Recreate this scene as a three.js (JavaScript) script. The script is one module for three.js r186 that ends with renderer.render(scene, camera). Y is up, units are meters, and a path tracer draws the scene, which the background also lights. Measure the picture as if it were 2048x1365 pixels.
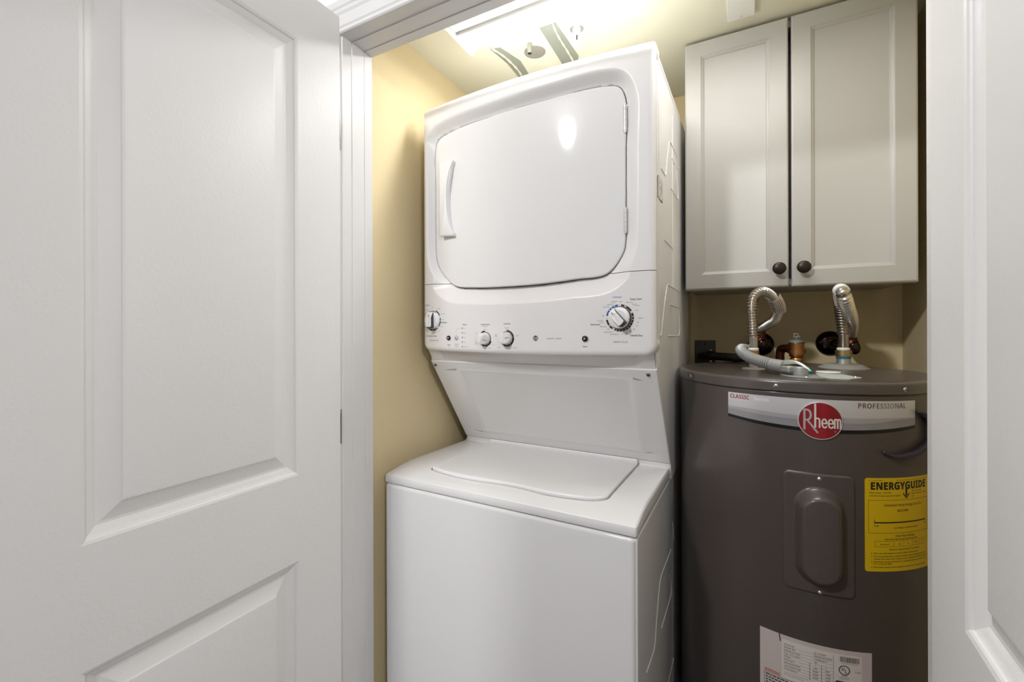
import * as THREE from 'three';
import { RoundedBoxGeometry } from 'three/addons/geometries/RoundedBoxGeometry.js';
import { mergeGeometries, mergeVertices, toCreasedNormals } from 'three/addons/utils/BufferGeometryUtils.js';
import { RectAreaLightUniformsLib } from 'three/addons/lights/RectAreaLightUniformsLib.js';
import { Brush, Evaluator, SUBTRACTION } from 'three-bvh-csg';

// ---------------------------------------------------------------- camera, lights, exposure
const H = 1.26;                                   // eye height; every y below is measured from the eye level
const scene = new THREE.Scene();
scene.background = new THREE.Color(0x000000);
const camera = new THREE.PerspectiveCamera(2 * Math.atan(682.5 / 878.4) * 180 / Math.PI, 2048 / 1365, 0.02, 30);
camera.position.set(0, H, 0);
camera.rotation.order = 'YXZ';
camera.rotation.set(0, THREE.MathUtils.degToRad(27.95), THREE.MathUtils.degToRad(-0.17));
camera.setViewOffset(2048, 1365, 0, 25, 2048, 1365);
const renderer = new THREE.WebGLRenderer({ antialias: true });
renderer.toneMapping = THREE.LinearToneMapping;
renderer.toneMappingExposure = 1.0;
renderer.shadowMap.enabled = true;
RectAreaLightUniformsLib.init();
const CLOSET_LIGHT = 36, LENS_GLOW = 8, HALL_A = 9.8, HALL_FILL = 10, GLOBE_GLOW = 8;
const HALL_TINT = [.985, 0.985, 1], CLOSET_TINT = [1, 0.995, 0.975];

// ---------------------------------------------------------------- helpers
const used = new Map(), bases = new Map();
function numbered(n) { const k = used.get(n) || 0; used.set(n, k + 1); return k ? n + '_' + String(k).padStart(3, '0') : n; }
function rng(seed) { let s = seed >>> 0; return () => { s = (s + 0x6D2B79F5) >>> 0; let t = Math.imul(s ^ (s >>> 15), 1 | s); t = (t + Math.imul(t ^ (t >>> 7), 61 | t)) ^ t; return ((t ^ (t >>> 14)) >>> 0) / 4294967296; }; }
function thing(name, label, category, base, turn = 0, group) {
  const o = new THREE.Group(); o.name = numbered(name);
  const b = new THREE.Vector3(...base); bases.set(o, b.clone());
  const w = b.clone().applyAxisAngle(new THREE.Vector3(0, 1, 0), turn);
  o.position.set(w.x, w.y + H, w.z); o.rotation.y = turn;
  o.userData = { label, category }; if (group) o.userData.group = group;
  scene.add(o); return o;
}
function struct(name, base, turn = 0) {
  const o = new THREE.Group(); o.name = numbered(name); bases.set(o, new THREE.Vector3(...base));
  o.position.set(base[0], base[1] + H, base[2]); o.rotation.y = turn; o.userData = { kind: 'structure' }; scene.add(o); return o;
}
// geometry is written in eye-level coordinates; part() moves it under its thing
function part(name, geo, mat, parent, label) {
  const g = Array.isArray(geo) ? merge(geo) : geo;
  let b = bases.get(parent);
  g.translate(-b.x, -b.y, -b.z);
  const m = new THREE.Mesh(g, mat); m.name = name; m.castShadow = m.receiveShadow = true;
  bases.set(m, b); if (label) m.userData.label = label;
  parent.add(m); return m;
}
function slab(name, geo, mat) {
  const g = Array.isArray(geo) ? merge(geo) : geo; g.translate(0, H, 0);
  const m = new THREE.Mesh(g, mat); m.name = numbered(name); m.castShadow = m.receiveShadow = true; m.userData = { kind: 'structure' }; scene.add(m); return m;
}
function merge(list) {
  const l = list.map(g => { let q = g.index ? g.toNonIndexed() : g; for (const k of Object.keys(q.attributes)) if (!['position', 'normal', 'uv'].includes(k)) q.deleteAttribute(k); if (!q.attributes.uv) q.setAttribute('uv', new THREE.BufferAttribute(new Float32Array(q.attributes.position.count * 2), 2)); if (!q.attributes.normal) q.computeVertexNormals(); return q; });
  return mergeGeometries(l, false);
}
// box uv in metres
function boxUV(g) {
  const p = g.attributes.position, n = g.attributes.normal, uv = new Float32Array(p.count * 2);
  for (let i = 0; i < p.count; i++) {
    const ax = Math.abs(n.getX(i)), ay = Math.abs(n.getY(i)), az = Math.abs(n.getZ(i));
    const x = p.getX(i), y = p.getY(i), z = p.getZ(i);
    if (ax >= ay && ax >= az) { uv[2 * i] = z; uv[2 * i + 1] = y; } else if (ay >= az) { uv[2 * i] = x; uv[2 * i + 1] = z; } else { uv[2 * i] = x; uv[2 * i + 1] = y; }
  }
  g.setAttribute('uv', new THREE.BufferAttribute(uv, 2)); return g;
}
function box(x0, x1, y0, y1, z0, z1, r = 0, seg = 3) {
  const w = Math.abs(x1 - x0), h = Math.abs(y1 - y0), d = Math.abs(z1 - z0);
  let g = r > 0 ? new RoundedBoxGeometry(w, h, d, seg, Math.min(r, w / 2.01, h / 2.01, d / 2.01)) : new THREE.BoxGeometry(w, h, d);
  g.translate((x0 + x1) / 2, (y0 + y1) / 2, (z0 + z1) / 2);
  return boxUV(g);
}
function tri(pos, idx, uv, crease = 0.6) {
  let g = new THREE.BufferGeometry(); g.setAttribute('position', new THREE.Float32BufferAttribute(pos, 3));
  if (uv) g.setAttribute('uv', new THREE.Float32BufferAttribute(uv, 2));
  g.setIndex(idx); if (crease) { g = toCreasedNormals(g, crease); } else g.computeVertexNormals();
  return uv ? g : boxUV(g);
}
// grid of points f(i,j) -> [x,y,z,(u,v)]
function grid(nu, nv, f, { smooth = true, flip = false, crease = 0 } = {}) {
  const pos = [], uv = [], idx = [];
  for (let j = 0; j <= nv; j++) for (let i = 0; i <= nu; i++) { const p = f(i / nu, j / nv, i, j); pos.push(p[0], p[1], p[2]); uv.push(p[3] ?? i / nu, p[4] ?? j / nv); }
  for (let j = 0; j < nv; j++) for (let i = 0; i < nu; i++) {
    const a = j * (nu + 1) + i, b = a + 1, c = a + nu + 1, d = c + 1;
    if (flip) idx.push(a, c, b, b, c, d); else idx.push(a, b, c, b, d, c);
  }
  let g = new THREE.BufferGeometry(); g.setAttribute('position', new THREE.Float32BufferAttribute(pos, 3)); g.setAttribute('uv', new THREE.Float32BufferAttribute(uv, 2)); g.setIndex(idx);
  if (crease) return toCreasedNormals(g, crease);
  g.computeVertexNormals(); return g;
}
// nested rectangles in the XY plane facing +z: rings = [[inset, z], ...], the last one is capped
function nested(x0, x1, y0, y1, rings, crease = 0.35) {
  const pos = [], idx = [];
  for (const [d, z] of rings) { const dx = Array.isArray(d) ? d : [d, d, d, d]; pos.push(x0 + dx[0], y0 + dx[2], z, x1 - dx[1], y0 + dx[2], z, x1 - dx[1], y1 - dx[3], z, x0 + dx[0], y1 - dx[3], z); }
  for (let k = 0; k + 1 < rings.length; k++) for (let i = 0; i < 4; i++) { const a = 4 * k + i, b = 4 * k + (i + 1) % 4, c = a + 4, d = b + 4; idx.push(a, b, c, b, d, c); }
  const k = 4 * (rings.length - 1); idx.push(k, k + 1, k + 2, k, k + 2, k + 3);
  return tri(pos, idx, null, crease);
}
function lathe(profile, at = [0, 0, 0], seg = 48, axis = 'y') {
  const g = new THREE.LatheGeometry(profile.map(p => new THREE.Vector2(p[0], p[1])), seg);
  if (axis === 'z') g.rotateX(Math.PI / 2); if (axis === 'x') g.rotateZ(-Math.PI / 2);
  g.translate(...at); return g;
}
function cyl(r0, r1, a, b, seg = 24) {
  const A = new THREE.Vector3(...a), B = new THREE.Vector3(...b), d = B.clone().sub(A), L = d.length();
  const g = new THREE.CylinderGeometry(r1, r0, L, seg); g.translate(0, L / 2, 0);
  g.applyQuaternion(new THREE.Quaternion().setFromUnitVectors(new THREE.Vector3(0, 1, 0), d.normalize())); g.translate(...a); return g;
}
// tube along a smooth path with a radius that may vary along its length (corrugation)
function sweep(pts, rad, nl, nr = 18, caps = true) {
  const c = new THREE.CatmullRomCurve3(pts.map(p => new THREE.Vector3(...p)), false, 'centripetal'); c.arcLengthDivisions = 400;
  const L = c.getLength(), fr = c.computeFrenetFrames(nl, false), pos = [], idx = [], uv = [];
  for (let i = 0; i <= nl; i++) {
    const p = c.getPointAt(i / nl), r = typeof rad === 'function' ? rad(i / nl * L, L) : rad;
    for (let j = 0; j <= nr; j++) { const a = j / nr * Math.PI * 2, n = fr.normals[i].clone().multiplyScalar(Math.cos(a)).addScaledVector(fr.binormals[i], Math.sin(a)); pos.push(p.x + r * n.x, p.y + r * n.y, p.z + r * n.z); uv.push(i / nl * L, j / nr); }
  }
  for (let i = 0; i < nl; i++) for (let j = 0; j < nr; j++) { const a = i * (nr + 1) + j, b = a + 1, c2 = a + nr + 1, d = c2 + 1; idx.push(a, b, c2, b, d, c2); }
  if (caps) for (const i of [0, nl]) { const k = pos.length / 3, p = c.getPointAt(i / nl); pos.push(p.x, p.y, p.z); uv.push(0, 0); for (let j = 0; j < nr; j++) { const a = i * (nr + 1) + j; if (i) idx.push(k, a, a + 1); else idx.push(k, a + 1, a); } }
  const g = new THREE.BufferGeometry(); g.setAttribute('position', new THREE.Float32BufferAttribute(pos, 3)); g.setAttribute('uv', new THREE.Float32BufferAttribute(uv, 2)); g.setIndex(idx); g.computeVertexNormals(); return g;
}
const corr = (r, amp, pitch) => (s) => r + amp * Math.cos(2 * Math.PI * s / pitch);
// shape in plan or elevation, extruded with a bevel
function shapeOf(pts) { const s = new THREE.Shape(); pts.forEach((p, i) => i ? s.lineTo(p[0], p[1]) : s.moveTo(p[0], p[1])); s.closePath(); return s; }
function roundPoly(pts, r, n = 5) {          // rounds the corners of a polygon; r number or list
  const out = [], N = pts.length;
  for (let i = 0; i < N; i++) {
    const p = new THREE.Vector2(...pts[i]), a = new THREE.Vector2(...pts[(i + N - 1) % N]), b = new THREE.Vector2(...pts[(i + 1) % N]);
    const rr = Array.isArray(r) ? r[i] : r; if (!rr) { out.push(pts[i]); continue; }
    const da = a.clone().sub(p), db = b.clone().sub(p), t = Math.min(rr, da.length() / 2.01, db.length() / 2.01);
    const s = p.clone().addScaledVector(da.normalize(), t), e = p.clone().addScaledVector(db.normalize(), t);
    for (let k = 0; k <= n; k++) { const u = k / n; out.push([(1 - u) ** 2 * s.x + 2 * u * (1 - u) * p.x + u * u * e.x, (1 - u) ** 2 * s.y + 2 * u * (1 - u) * p.y + u * u * e.y]); }
  }
  return out;
}
function extr(pts, depth, bevel = 0, bseg = 3) {
  const g = new THREE.ExtrudeGeometry(pts.isShape ? pts : shapeOf(pts), { depth: depth - 2 * bevel, bevelEnabled: bevel > 0, bevelThickness: bevel, bevelSize: bevel, bevelOffset: -bevel, bevelSegments: bseg, curveSegments: 12 });
  g.translate(0, 0, bevel); return g;
}
// profile given as (z, y), swept along x from x0 to x1
function extrX(pts, x0, x1, bevel = 0, bseg = 3) {
  const g = extr(pts.map(p => [-p[0], p[1]]), x1 - x0, bevel, bseg); g.rotateY(Math.PI / 2); g.translate(x0, 0, 0); return boxUV(g);
}
function screw(at, dir, r = 0.0045) {       // pan head with a cross recess, facing dir
  const g = [lathe([[0, r * 0.62], [r * 0.25, r * 0.6], [r * 0.62, r * 0.48], [r * 0.95, r * 0.16], [r, 0]], [0, 0, 0], 18)];
  const q = new THREE.Quaternion().setFromUnitVectors(new THREE.Vector3(0, 1, 0), new THREE.Vector3(...dir).normalize());
  const m = merge(g); m.applyQuaternion(q); m.translate(...at); return m;
}
function screwSlot(at, dir, r = 0.0045) {
  const a = merge([box(-r * .6, r * .6, r * .5, r * .66, -r * .11, r * .11), box(-r * .11, r * .11, r * .5, r * .66, -r * .6, r * .6)]);
  a.applyQuaternion(new THREE.Quaternion().setFromUnitVectors(new THREE.Vector3(0, 1, 0), new THREE.Vector3(...dir).normalize())); a.translate(...at); return a;
}

// ---------------------------------------------------------------- textures
function noiseTex(n, rep, fn, color) {
  const d = new Uint8Array(n * n * 4);
  for (let j = 0; j < n; j++) for (let i = 0; i < n; i++) { const v = fn(i, j); for (let c = 0; c < 3; c++) d[4 * (j * n + i) + c] = Array.isArray(v) ? v[c] : v; d[4 * (j * n + i) + 3] = 255; }
  const t = new THREE.DataTexture(d, n, n); t.wrapS = t.wrapT = THREE.RepeatWrapping; t.magFilter = THREE.LinearFilter; t.minFilter = THREE.LinearMipmapLinearFilter; t.generateMipmaps = true; t.repeat.set(rep, rep); if (color) t.colorSpace = THREE.SRGBColorSpace; t.needsUpdate = true; return t;
}
function tileNoise(n, cells, seed) {         // periodic value noise, several octaves
  const r = rng(seed), layers = cells.map(c => { const g = new Float32Array(c * c); for (let i = 0; i < g.length; i++) g[i] = r(); return [c, g]; });
  return (i, j) => { let s = 0, w = 0, amp = 1; for (const [c, g] of layers) { const x = i / n * c, y = j / n * c, xi = Math.floor(x), yi = Math.floor(y); let fx = x - xi, fy = y - yi; fx = fx * fx * (3 - 2 * fx); fy = fy * fy * (3 - 2 * fy); const G = (a, b) => g[((b % c + c) % c) * c + ((a % c + c) % c)]; s += amp * ((G(xi, yi) * (1 - fx) + G(xi + 1, yi) * fx) * (1 - fy) + (G(xi, yi + 1) * (1 - fx) + G(xi + 1, yi + 1) * fx) * fy); w += amp; amp *= 0.6; } return s / w; };
}
const nPeel = tileNoise(256, [40, 80, 128], 11), nSoft = tileNoise(256, [24, 60, 128], 5), nWide = tileNoise(256, [3, 7, 17], 23);
const peelTex = noiseTex(256, 5, (i, j) => 255 * nPeel(i, j));
const wallTex = noiseTex(256, 3.3, (i, j) => 255 * nSoft(i, j));
const grainTex = noiseTex(256, 9, (i, j) => 255 * nPeel(i, j * 3));
function canvasTex(w, h, draw) {
  const c = document.createElement('canvas'); c.width = w; c.height = h; const x = c.getContext('2d'); draw(x, w, h);
  const t = new THREE.CanvasTexture(c); t.colorSpace = THREE.SRGBColorSpace; t.anisotropy = 8; return t;
}

// ---------------------------------------------------------------- materials
const S = (o) => new THREE.MeshStandardMaterial(o), P = (o) => new THREE.MeshPhysicalMaterial(o);
const C = (r, g, b) => new THREE.Color().setRGB(r, g, b);
const M = {
  door: P({ color: C(.72, .71, .70), roughness: .42, bumpMap: peelTex, bumpScale: .00022 }),
  trim: P({ color: C(.66, .65, .64), roughness: .38, bumpMap: grainTex, bumpScale: .00012 }),
  chip: S({ color: C(.09, .07, .055), roughness: .9 }),
  wall: S({ color: C(.73, .605, .365), roughness: .75, bumpMap: wallTex, bumpScale: .0004 }),
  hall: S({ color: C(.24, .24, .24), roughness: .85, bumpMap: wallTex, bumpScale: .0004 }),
  hallFront: S({ color: C(.8, .79, .78), roughness: .85, bumpMap: wallTex, bumpScale: .0004 }),
  floor: S({ color: C(.10, .08, .06), roughness: .5 }),
  enamel: P({ color: C(.77, .762, .755), roughness: .55, specularIntensity: .12, clearcoat: .4, clearcoatRoughness: .06 }),
  plastic: P({ color: C(.78, .77, .765), roughness: .38 }),
  handle: P({ color: C(.78, .765, .76), roughness: .4 }),
  dark: S({ color: C(.02, .02, .022), roughness: .6 }),
  knobSide: S({ color: C(.045, .045, .047), roughness: .35, metalness: .3 }),
  black: P({ color: C(.012, .012, .013), roughness: .3 }),
  chrome: S({ color: C(.72, .71, .69), roughness: .25, metalness: 1 }),
  zinc: S({ color: C(.62, .62, .6), roughness: .42, metalness: .9 }),
  steel: S({ color: C(.55, .51, .46), roughness: .24, metalness: 1 }),
  screw: S({ color: C(.66, .66, .66), roughness: .3, metalness: 1 }),
  screwDark: S({ color: C(.2, .2, .2), roughness: .35, metalness: .9 }),
  slot: S({ color: C(.02, .02, .02), roughness: .8 }),
  cabinet: P({ color: C(.39, .38, .352), roughness: .42, bumpMap: grainTex, bumpScale: .0001 }),
  cabEdge: S({ color: C(.40, .31, .16), roughness: .7 }),
  knob: P({ color: C(.028, .02, .016), roughness: .35, metalness: .6 }),
  tank: P({ color: C(.068, .053, .048), roughness: .45, clearcoat: .5, clearcoatRoughness: .14 }),
  tankCap: P({ color: C(.074, .060, .054), roughness: .33, clearcoat: .5, clearcoatRoughness: .2 }),
  brass: S({ color: C(.58, .27, .10), roughness: .34, metalness: 1 }),
  brassPale: S({ color: C(.52, .38, .2), roughness: .36, metalness: 1 }),
  copperDark: S({ color: C(.16, .055, .03), roughness: .4, metalness: .9 }),
  bronze: S({ color: C(.05, .035, .03), roughness: .16, metalness: 1 }),
  blueCap: S({ color: C(.30, .42, .47), roughness: .5, metalness: .4 }),
  conduit: S({ color: C(.40, .41, .40), roughness: .45, metalness: .55 }),
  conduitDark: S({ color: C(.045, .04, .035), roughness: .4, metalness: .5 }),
  plate: S({ color: C(.10, .092, .09), roughness: .5, metalness: .1 }),
  paleGreen: S({ color: C(.46, .5, .45), roughness: .55 }),
  flange: S({ color: C(.27, .265, .245), roughness: .6 }),
  whitePlastic: S({ color: C(.8, .8, .76), roughness: .45 }),
  green: S({ color: C(.0, .3, .24), roughness: .3 }),
  blueRing: S({ color: C(.02, .19, .27), roughness: .35, metalness: .3 }),
  galv: S({ color: C(.34, .36, .31), roughness: .45, metalness: .3 }),
  paper: S({ color: C(.72, .64, .58), roughness: .8 }),
  cord: P({ color: C(.030, .022, .035), roughness: .25 }),
  frame: S({ color: C(.82, .82, .8), roughness: .45 }),
  ceilPaint: S({ color: C(.72, .70, .555), roughness: .75 }),
  lens: S({ color: C(.9, .9, .88), emissive: C(...CLOSET_TINT), emissiveIntensity: LENS_GLOW, roughness: .6 }),
  globeSmall: S({ color: C(.9, .9, .88), emissive: C(...HALL_TINT), emissiveIntensity: GLOBE_GLOW, roughness: .6 }),
  globe: S({ color: C(.9, .9, .88), emissive: C(...HALL_TINT), emissiveIntensity: GLOBE_GLOW, roughness: .6 }),
};

// ---------------------------------------------------------------- the closet and the hall
const XL = -.93, XR = .436, ZB = -1.79, YC = .888, ZF = -.781, ZR = -.878, T = .1, FL = -1.26;
slab('floor', box(-2.4, 2.0, FL - T, FL, ZB - T, 2.6), M.floor);
slab('wall_left', box(XL - T, XL, FL, YC + .3, ZB - T, ZR + .0), M.wall);
slab('wall_right', box(XR, XR + T, FL, YC + .3, ZB - T, ZR), M.wall);
slab('wall_back', box(XL, XR, FL, YC + .3, ZB - T, ZB), M.wall);
slab('ceiling', box(XL, XR, YC, YC + .12, ZB, ZR), M.ceilPaint);
slab('wall_front_left', box(-2.4, -.917, FL, 1.5, ZR, ZF), M.hallFront);
slab('wall_front_right', box(.265, 2.0, FL, 1.5, ZR, ZF), M.hallFront);
slab('wall_front_top', box(-.917, .265, .758, 1.5, ZR, ZF), M.hallFront);
slab('wall_hall_left', box(-2.5, -2.4, FL, 1.5, ZR, 2.6), M.hall);
slab('wall_hall_right', box(2.0, 2.1, FL, 1.5, ZR, 2.6), M.hall);
slab('wall_hall_back', box(-2.5, 2.1, FL, 1.5, 2.6, 2.7), M.hall);
slab('ceiling_hall', box(-2.5, 2.1, 1.5, 1.6, ZR, 2.7), M.hall);
// jambs: rabbet, stop and back strip
function jamb(n, side) {
  const x = side < 0 ? -.897 : .245, s = side;
  slab(n, [box(x, x + s * .02, FL, .758, -.810, -.781), box(x - s * .002, x + s * .02, FL, .758, -.850, -.810, .0004), box(x - s * .0030, x + s * .02, FL, .758, -.878, -.8503, .0012)], M.trim);
}
jamb('trim_1', -1); jamb('trim_2', 1);
slab('trim_3', [box(-.897, .245, .7425, .758, -.810, -.781), box(-.897, .245, .7400, .758, -.850, -.810, .0004), box(-.897, .245, .738, .758, -.878, -.8503, .0012)], M.trim);
// casing: stepped colonial profile, (distance from the opening, thickness)
const CASE = [[.004, 0], [.004, .007], [.007, .010], [.014, .010], [.018, .0125], [.044, .0135], [.05, .0165], [.056, .017], [.060, .014], [.064, .017], [.080, .017], [.082, .015], [.082, 0]];
{
  const head = extrX(CASE.map(([d, t]) => [ZF + t, .7385 + d]), -.897 - .08, .245 + .08);
  const chips = [];
  const r = rng(4);
  const trim4 = struct('trim_4', [-.3, .738, ZF]);
  part('head_casing', head, M.trim, trim4);
  for (const [x, w] of [[-.735, .014], [-.748, .006], [-.722, .007], [-.625, .010], [-.636, .006], [-.69, .004], [-.665, .003]]) {
    const pts = []; for (let k = 0; k < 9; k++) { const a = k / 9 * Math.PI * 2; pts.push([x + w * .5 * Math.cos(a) * (.7 + .5 * r()), .7455 + .0022 * Math.sin(a) * (.6 + .6 * r())]); }
    const g = extr(pts, .0006); g.translate(0, 0, ZF + .0068); chips.push(g);
  }
  part('paint_chip', chips, M.chip, trim4, 'dark chipped paint along the lower casing edge');
  for (const [n, x, s] of [['trim_5', -.897, -1], ['trim_6', .245, 1]]) {
    const g = extr(CASE.map(([d, t]) => [x + s * d, t]), .738 - FL + .08); g.rotateX(-Math.PI / 2); g.translate(0, FL, ZF);
    // profile (x, t): after the turn t runs to -z, so mirror it
    const p = g.attributes.position; for (let i = 0; i < p.count; i++) p.setZ(i, ZF + (ZF - p.getZ(i)));
    if (g.index) { } else { const a = p.array, nrm = g.attributes.normal, uvv = g.attributes.uv; for (let i = 0; i < p.count; i += 3) for (const [at, k] of [[p, 3], [nrm, 3], [uvv, 2]]) for (let c = 0; c < k; c++) { const q = at.array, t = q[(i + 1) * k + c]; q[(i + 1) * k + c] = q[(i + 2) * k + c]; q[(i + 2) * k + c] = t; } }
    g.computeVertexNormals();
    slab(n, g, M.trim);
  }
}

// ---------------------------------------------------------------- the pair of moulded doors
const DW = .567, DTOP = .742, DBOT = FL + .012, DT = .035;
const PANELS = [[-.3145, .628], [-1.05, -.4985]];
const RINGS = [[0, 0], [.0015, -.0004], [.0045, -.0014], [.0062, -.0030], [.0070, -.0052], [.0092, -.0066], [.014, -.0082], [.0175, -.0104], [.0205, -.0122], [.0235, -.0127], [.0250, -.0126], [.048, -.0050], [.0495, -.0042], [.0505, -.0018], [.0545, -.0010]];
function doorGeometry(sx) {   // door in its own plane: u from the hinge edge (0..DW), face at z = 0 looking to +z; sx mirrors
  const U0 = .110, U1 = DW - .104;
  const s = shapeOf([[0, DBOT], [DW, DBOT], [DW, DTOP], [0, DTOP]]);
  for (const [a, b] of PANELS) { const h = new THREE.Path(); h.moveTo(U0, a); h.lineTo(U0, b); h.lineTo(U1, b); h.lineTo(U1, a); h.closePath(); s.holes.push(h); }
  const f = new THREE.ExtrudeGeometry(s, { depth: .014, bevelEnabled: false }); f.translate(0, 0, -.014);
  const core = box(0, DW, DBOT, DTOP, -DT, -.0141);
  const panels = PANELS.map(([a, b]) => nested(U0, U1, a, b, RINGS, .25));
  const slabG = merge([boxUV(f), core]);
  const out = [slabG, ...panels];
  return out;
}
function mirrorX(g) { g = g.index ? g.toNonIndexed() : g; const p = g.attributes.position; for (let i = 0; i < p.count; i++) p.setX(i, -p.getX(i)); for (let i = 0; i < p.count; i += 3) for (const k of Object.keys(g.attributes)) { const at = g.attributes[k], n = at.itemSize; for (let c = 0; c < n; c++) { const t = at.array[(i + 1) * n + c]; at.array[(i + 1) * n + c] = at.array[(i + 2) * n + c]; at.array[(i + 2) * n + c] = t; } } const n = g.attributes.normal; if (n) for (let i = 0; i < n.count; i++) n.setX(i, -n.getX(i)); return g; }
function hinge(y, zf0) {           // butt hinge: leaf on the door edge, leaf on the jamb, knuckles between them
  const g = [box(-.0030, .0006, y - .036, y + .036, -.034, zf0), box(-.0400, -.0030, y - .036, y + .036, -.0445, -.0425)];
  for (let k = 0; k < 5; k++) g.push(cyl(.0058, .0058, [-.0060, y - .036 + k * .0146, -.0400], [-.0060, y - .036 + k * .0146 + .0138, -.0400], 14));
  return merge(g);
}
const HINGES = [.484, -.237, -.98];
function buildDoor(name, hx, hz, mirrored, turn) {
  const o = struct(name, [0, 0, 0]); o.position.set(hx, H, hz); o.rotation.y = turn;
  const gs = doorGeometry().map(g => mirrored ? mirrorX(g) : g);
  part('door_slab', gs[0], M.door, o); part('door_panel', gs[1], M.door, o); part('door_panel', gs[2], M.door, o);
  for (const y of HINGES) { let g = hinge(y, mirrored ? .0003 : -.004); if (mirrored) g = mirrorX(g); part('hinge', g, M.screwDark, o); }
  return o;
}
// left door: face looks to +x, u runs from the jamb towards the viewer (+z)  => mirrored plane turned by +90 degrees
buildDoor('door_1', -.85, -.7309, true, Math.PI / 2);
// right door: face looks to -x, u runs from the jamb towards the viewer => turned by -90 degrees and a little ajar
buildDoor('door_2', .2055, -.73, false, -Math.PI / 2 - THREE.MathUtils.degToRad(2.86));

// ---------------------------------------------------------------- stacked washer and dryer (own frame, turned by RY)
const RY = -.0137;
const UX0 = -.880, UX1 = -.199;
const unit = thing('washer_dryer', 'white stacked washer and dryer with four control knobs, left of the grey water heater', 'washer dryer', [-.54, FL, -1.25], RY);
const XC = -.538, HWID = .344, FX0 = -.882, FX1 = -.194;
const zf = (x) => -1.043 + .024 * (1 - ((x - XC) / HWID) ** 2);
const smooth = (t) => { t = Math.min(1, Math.max(0, t)); return t * t * (3 - 2 * t); };
// outline of the dryer door
const DOORPTS = [[-.838, .30], [-.838, .42], [-.838, .538], [-.824, .565], [-.7766, .577], [-.60, .5825], [-.452, .5855], [-.31, .5862], [-.2767, .577], [-.2616, .545], [-.2612, .42], [-.2618, .30], [-.2622, .212], [-.2685, .178], [-.3076, .1300], [-.3877, .1195], [-.489, .1120], [-.60, .1105], [-.684, .1130], [-.755, .121], [-.79, .144], [-.828, .190], [-.838, .2374]].map(p => [p[0] * 1.012, p[1] * 1.012]);
const doorCurve = new THREE.CatmullRomCurve3(DOORPTS.map(p => new THREE.Vector3(p[0], p[1], 0)), true, 'centripetal');
const doorPoly = doorCurve.getPoints(220).slice(0, -1).map(p => [p.x, p.y]);
const near = [0, 0];
function sdPoly(x, y, poly) {
  let d = 1e9, inside = false; near[0] = x; near[1] = y;
  for (let i = 0, j = poly.length - 1; i < poly.length; j = i++) {
    const [ax, ay] = poly[i], [bx, by] = poly[j], ex = bx - ax, ey = by - ay, wx = x - ax, wy = y - ay;
    const t = Math.max(0, Math.min(1, (wx * ex + wy * ey) / (ex * ex + ey * ey))), dx = wx - ex * t, dy = wy - ey * t; const dd = dx * dx + dy * dy; if (dd < d) { d = dd; near[0] = ax + ex * t; near[1] = ay + ey * t; }
    if ((ay > y) !== (by > y) && x < (bx - ax) * (y - ay) / (by - ay) + ax) inside = !inside;
  }
  return (inside ? -1 : 1) * Math.sqrt(d);
}
function recess(x, y, on) {
  const d = on ? 0 : sdPoly(x, y, doorPoly);
  if (d < .0) return .044;
  const bot = smooth((.165 - y) / .05), top = smooth((y - .53) / .04), right = smooth((x + .40) / .12) * (1 - bot) * (1 - top);
  const w = .016 + .029 * bot + .012 * top + .014 * right, D = .0245 + .0075 * bot;
  const t = 1 - d / w; if (t <= 0) return 0;
  return D * (bot > .5 ? t : (t * .55 + smooth(t) * .45));
}
const YB = -.0705, YT = .676, YSEAM = .1335;
const ybot = (x) => YB + .004 * ((x - XC) / HWID) ** 2;
function sdRound(x, y, x0, x1, y0, y1, r) { const cx = (x0 + x1) / 2, cy = (y0 + y1) / 2, qx = Math.abs(x - cx) - (x1 - x0) / 2 + r, qy = Math.abs(y - cy) - (y1 - y0) / 2 + r; return Math.min(Math.max(qx, qy), 0) + Math.hypot(Math.max(qx, 0), Math.max(qy, 0)) - r; }
function frontPoint(x, y, edgeR) {
  // grid points next to the door opening are drawn onto its edge so that the edge is clean
  const dd = sdPoly(x, y, doorPoly); let on = false; if (Math.abs(dd) < .0026) { x = near[0]; y = near[1]; on = true; }
  // pull grid points outside the rounded outline back onto it
  const y0 = ybot(x), R = y < .2 ? .026 : .022;
  let sd = sdRound(x, y, FX0, FX1, y0, YT, R);
  if (sd > 0) {
    const cx = x < XC ? FX0 + R : FX1 - R, cy = y < .3 ? y0 + R : YT - R, l = Math.hypot(x - cx, y - cy); x = cx + (x - cx) * R / l; y = cy + (y - cy) * R / l; sd = 0;
  }
  const e = Math.max(0, -sd), rr = edgeR; let drop = 0; if (e < rr) drop = rr - Math.sqrt(Math.max(0, rr * rr - (rr - e) ** 2));
  const et = YT - y, rt = .046; if (y > .3 && et < rt) drop = Math.max(drop, .034 * (1 - Math.sqrt(Math.max(0, 1 - (1 - et / rt) ** 2))));
  return [x, y, zf(x) - recess(x, y, on) - drop];
}
function spaced(a, b, n, fine, k) { // grid lines, denser near both ends
  const L = []; for (let i = 0; i <= k; i++) L.push(a + fine * (1 - Math.cos(i / k * Math.PI / 2))); for (let i = 1; i < n; i++) L.push(a + fine + (b - a - 2 * fine) * i / n); for (let i = 0; i <= k; i++) L.push(b - fine + fine * Math.sin(i / k * Math.PI / 2)); return L;
}
const ER = .015;
const xs = spaced(FX0, FX1, 230, .017, 8);
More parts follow.
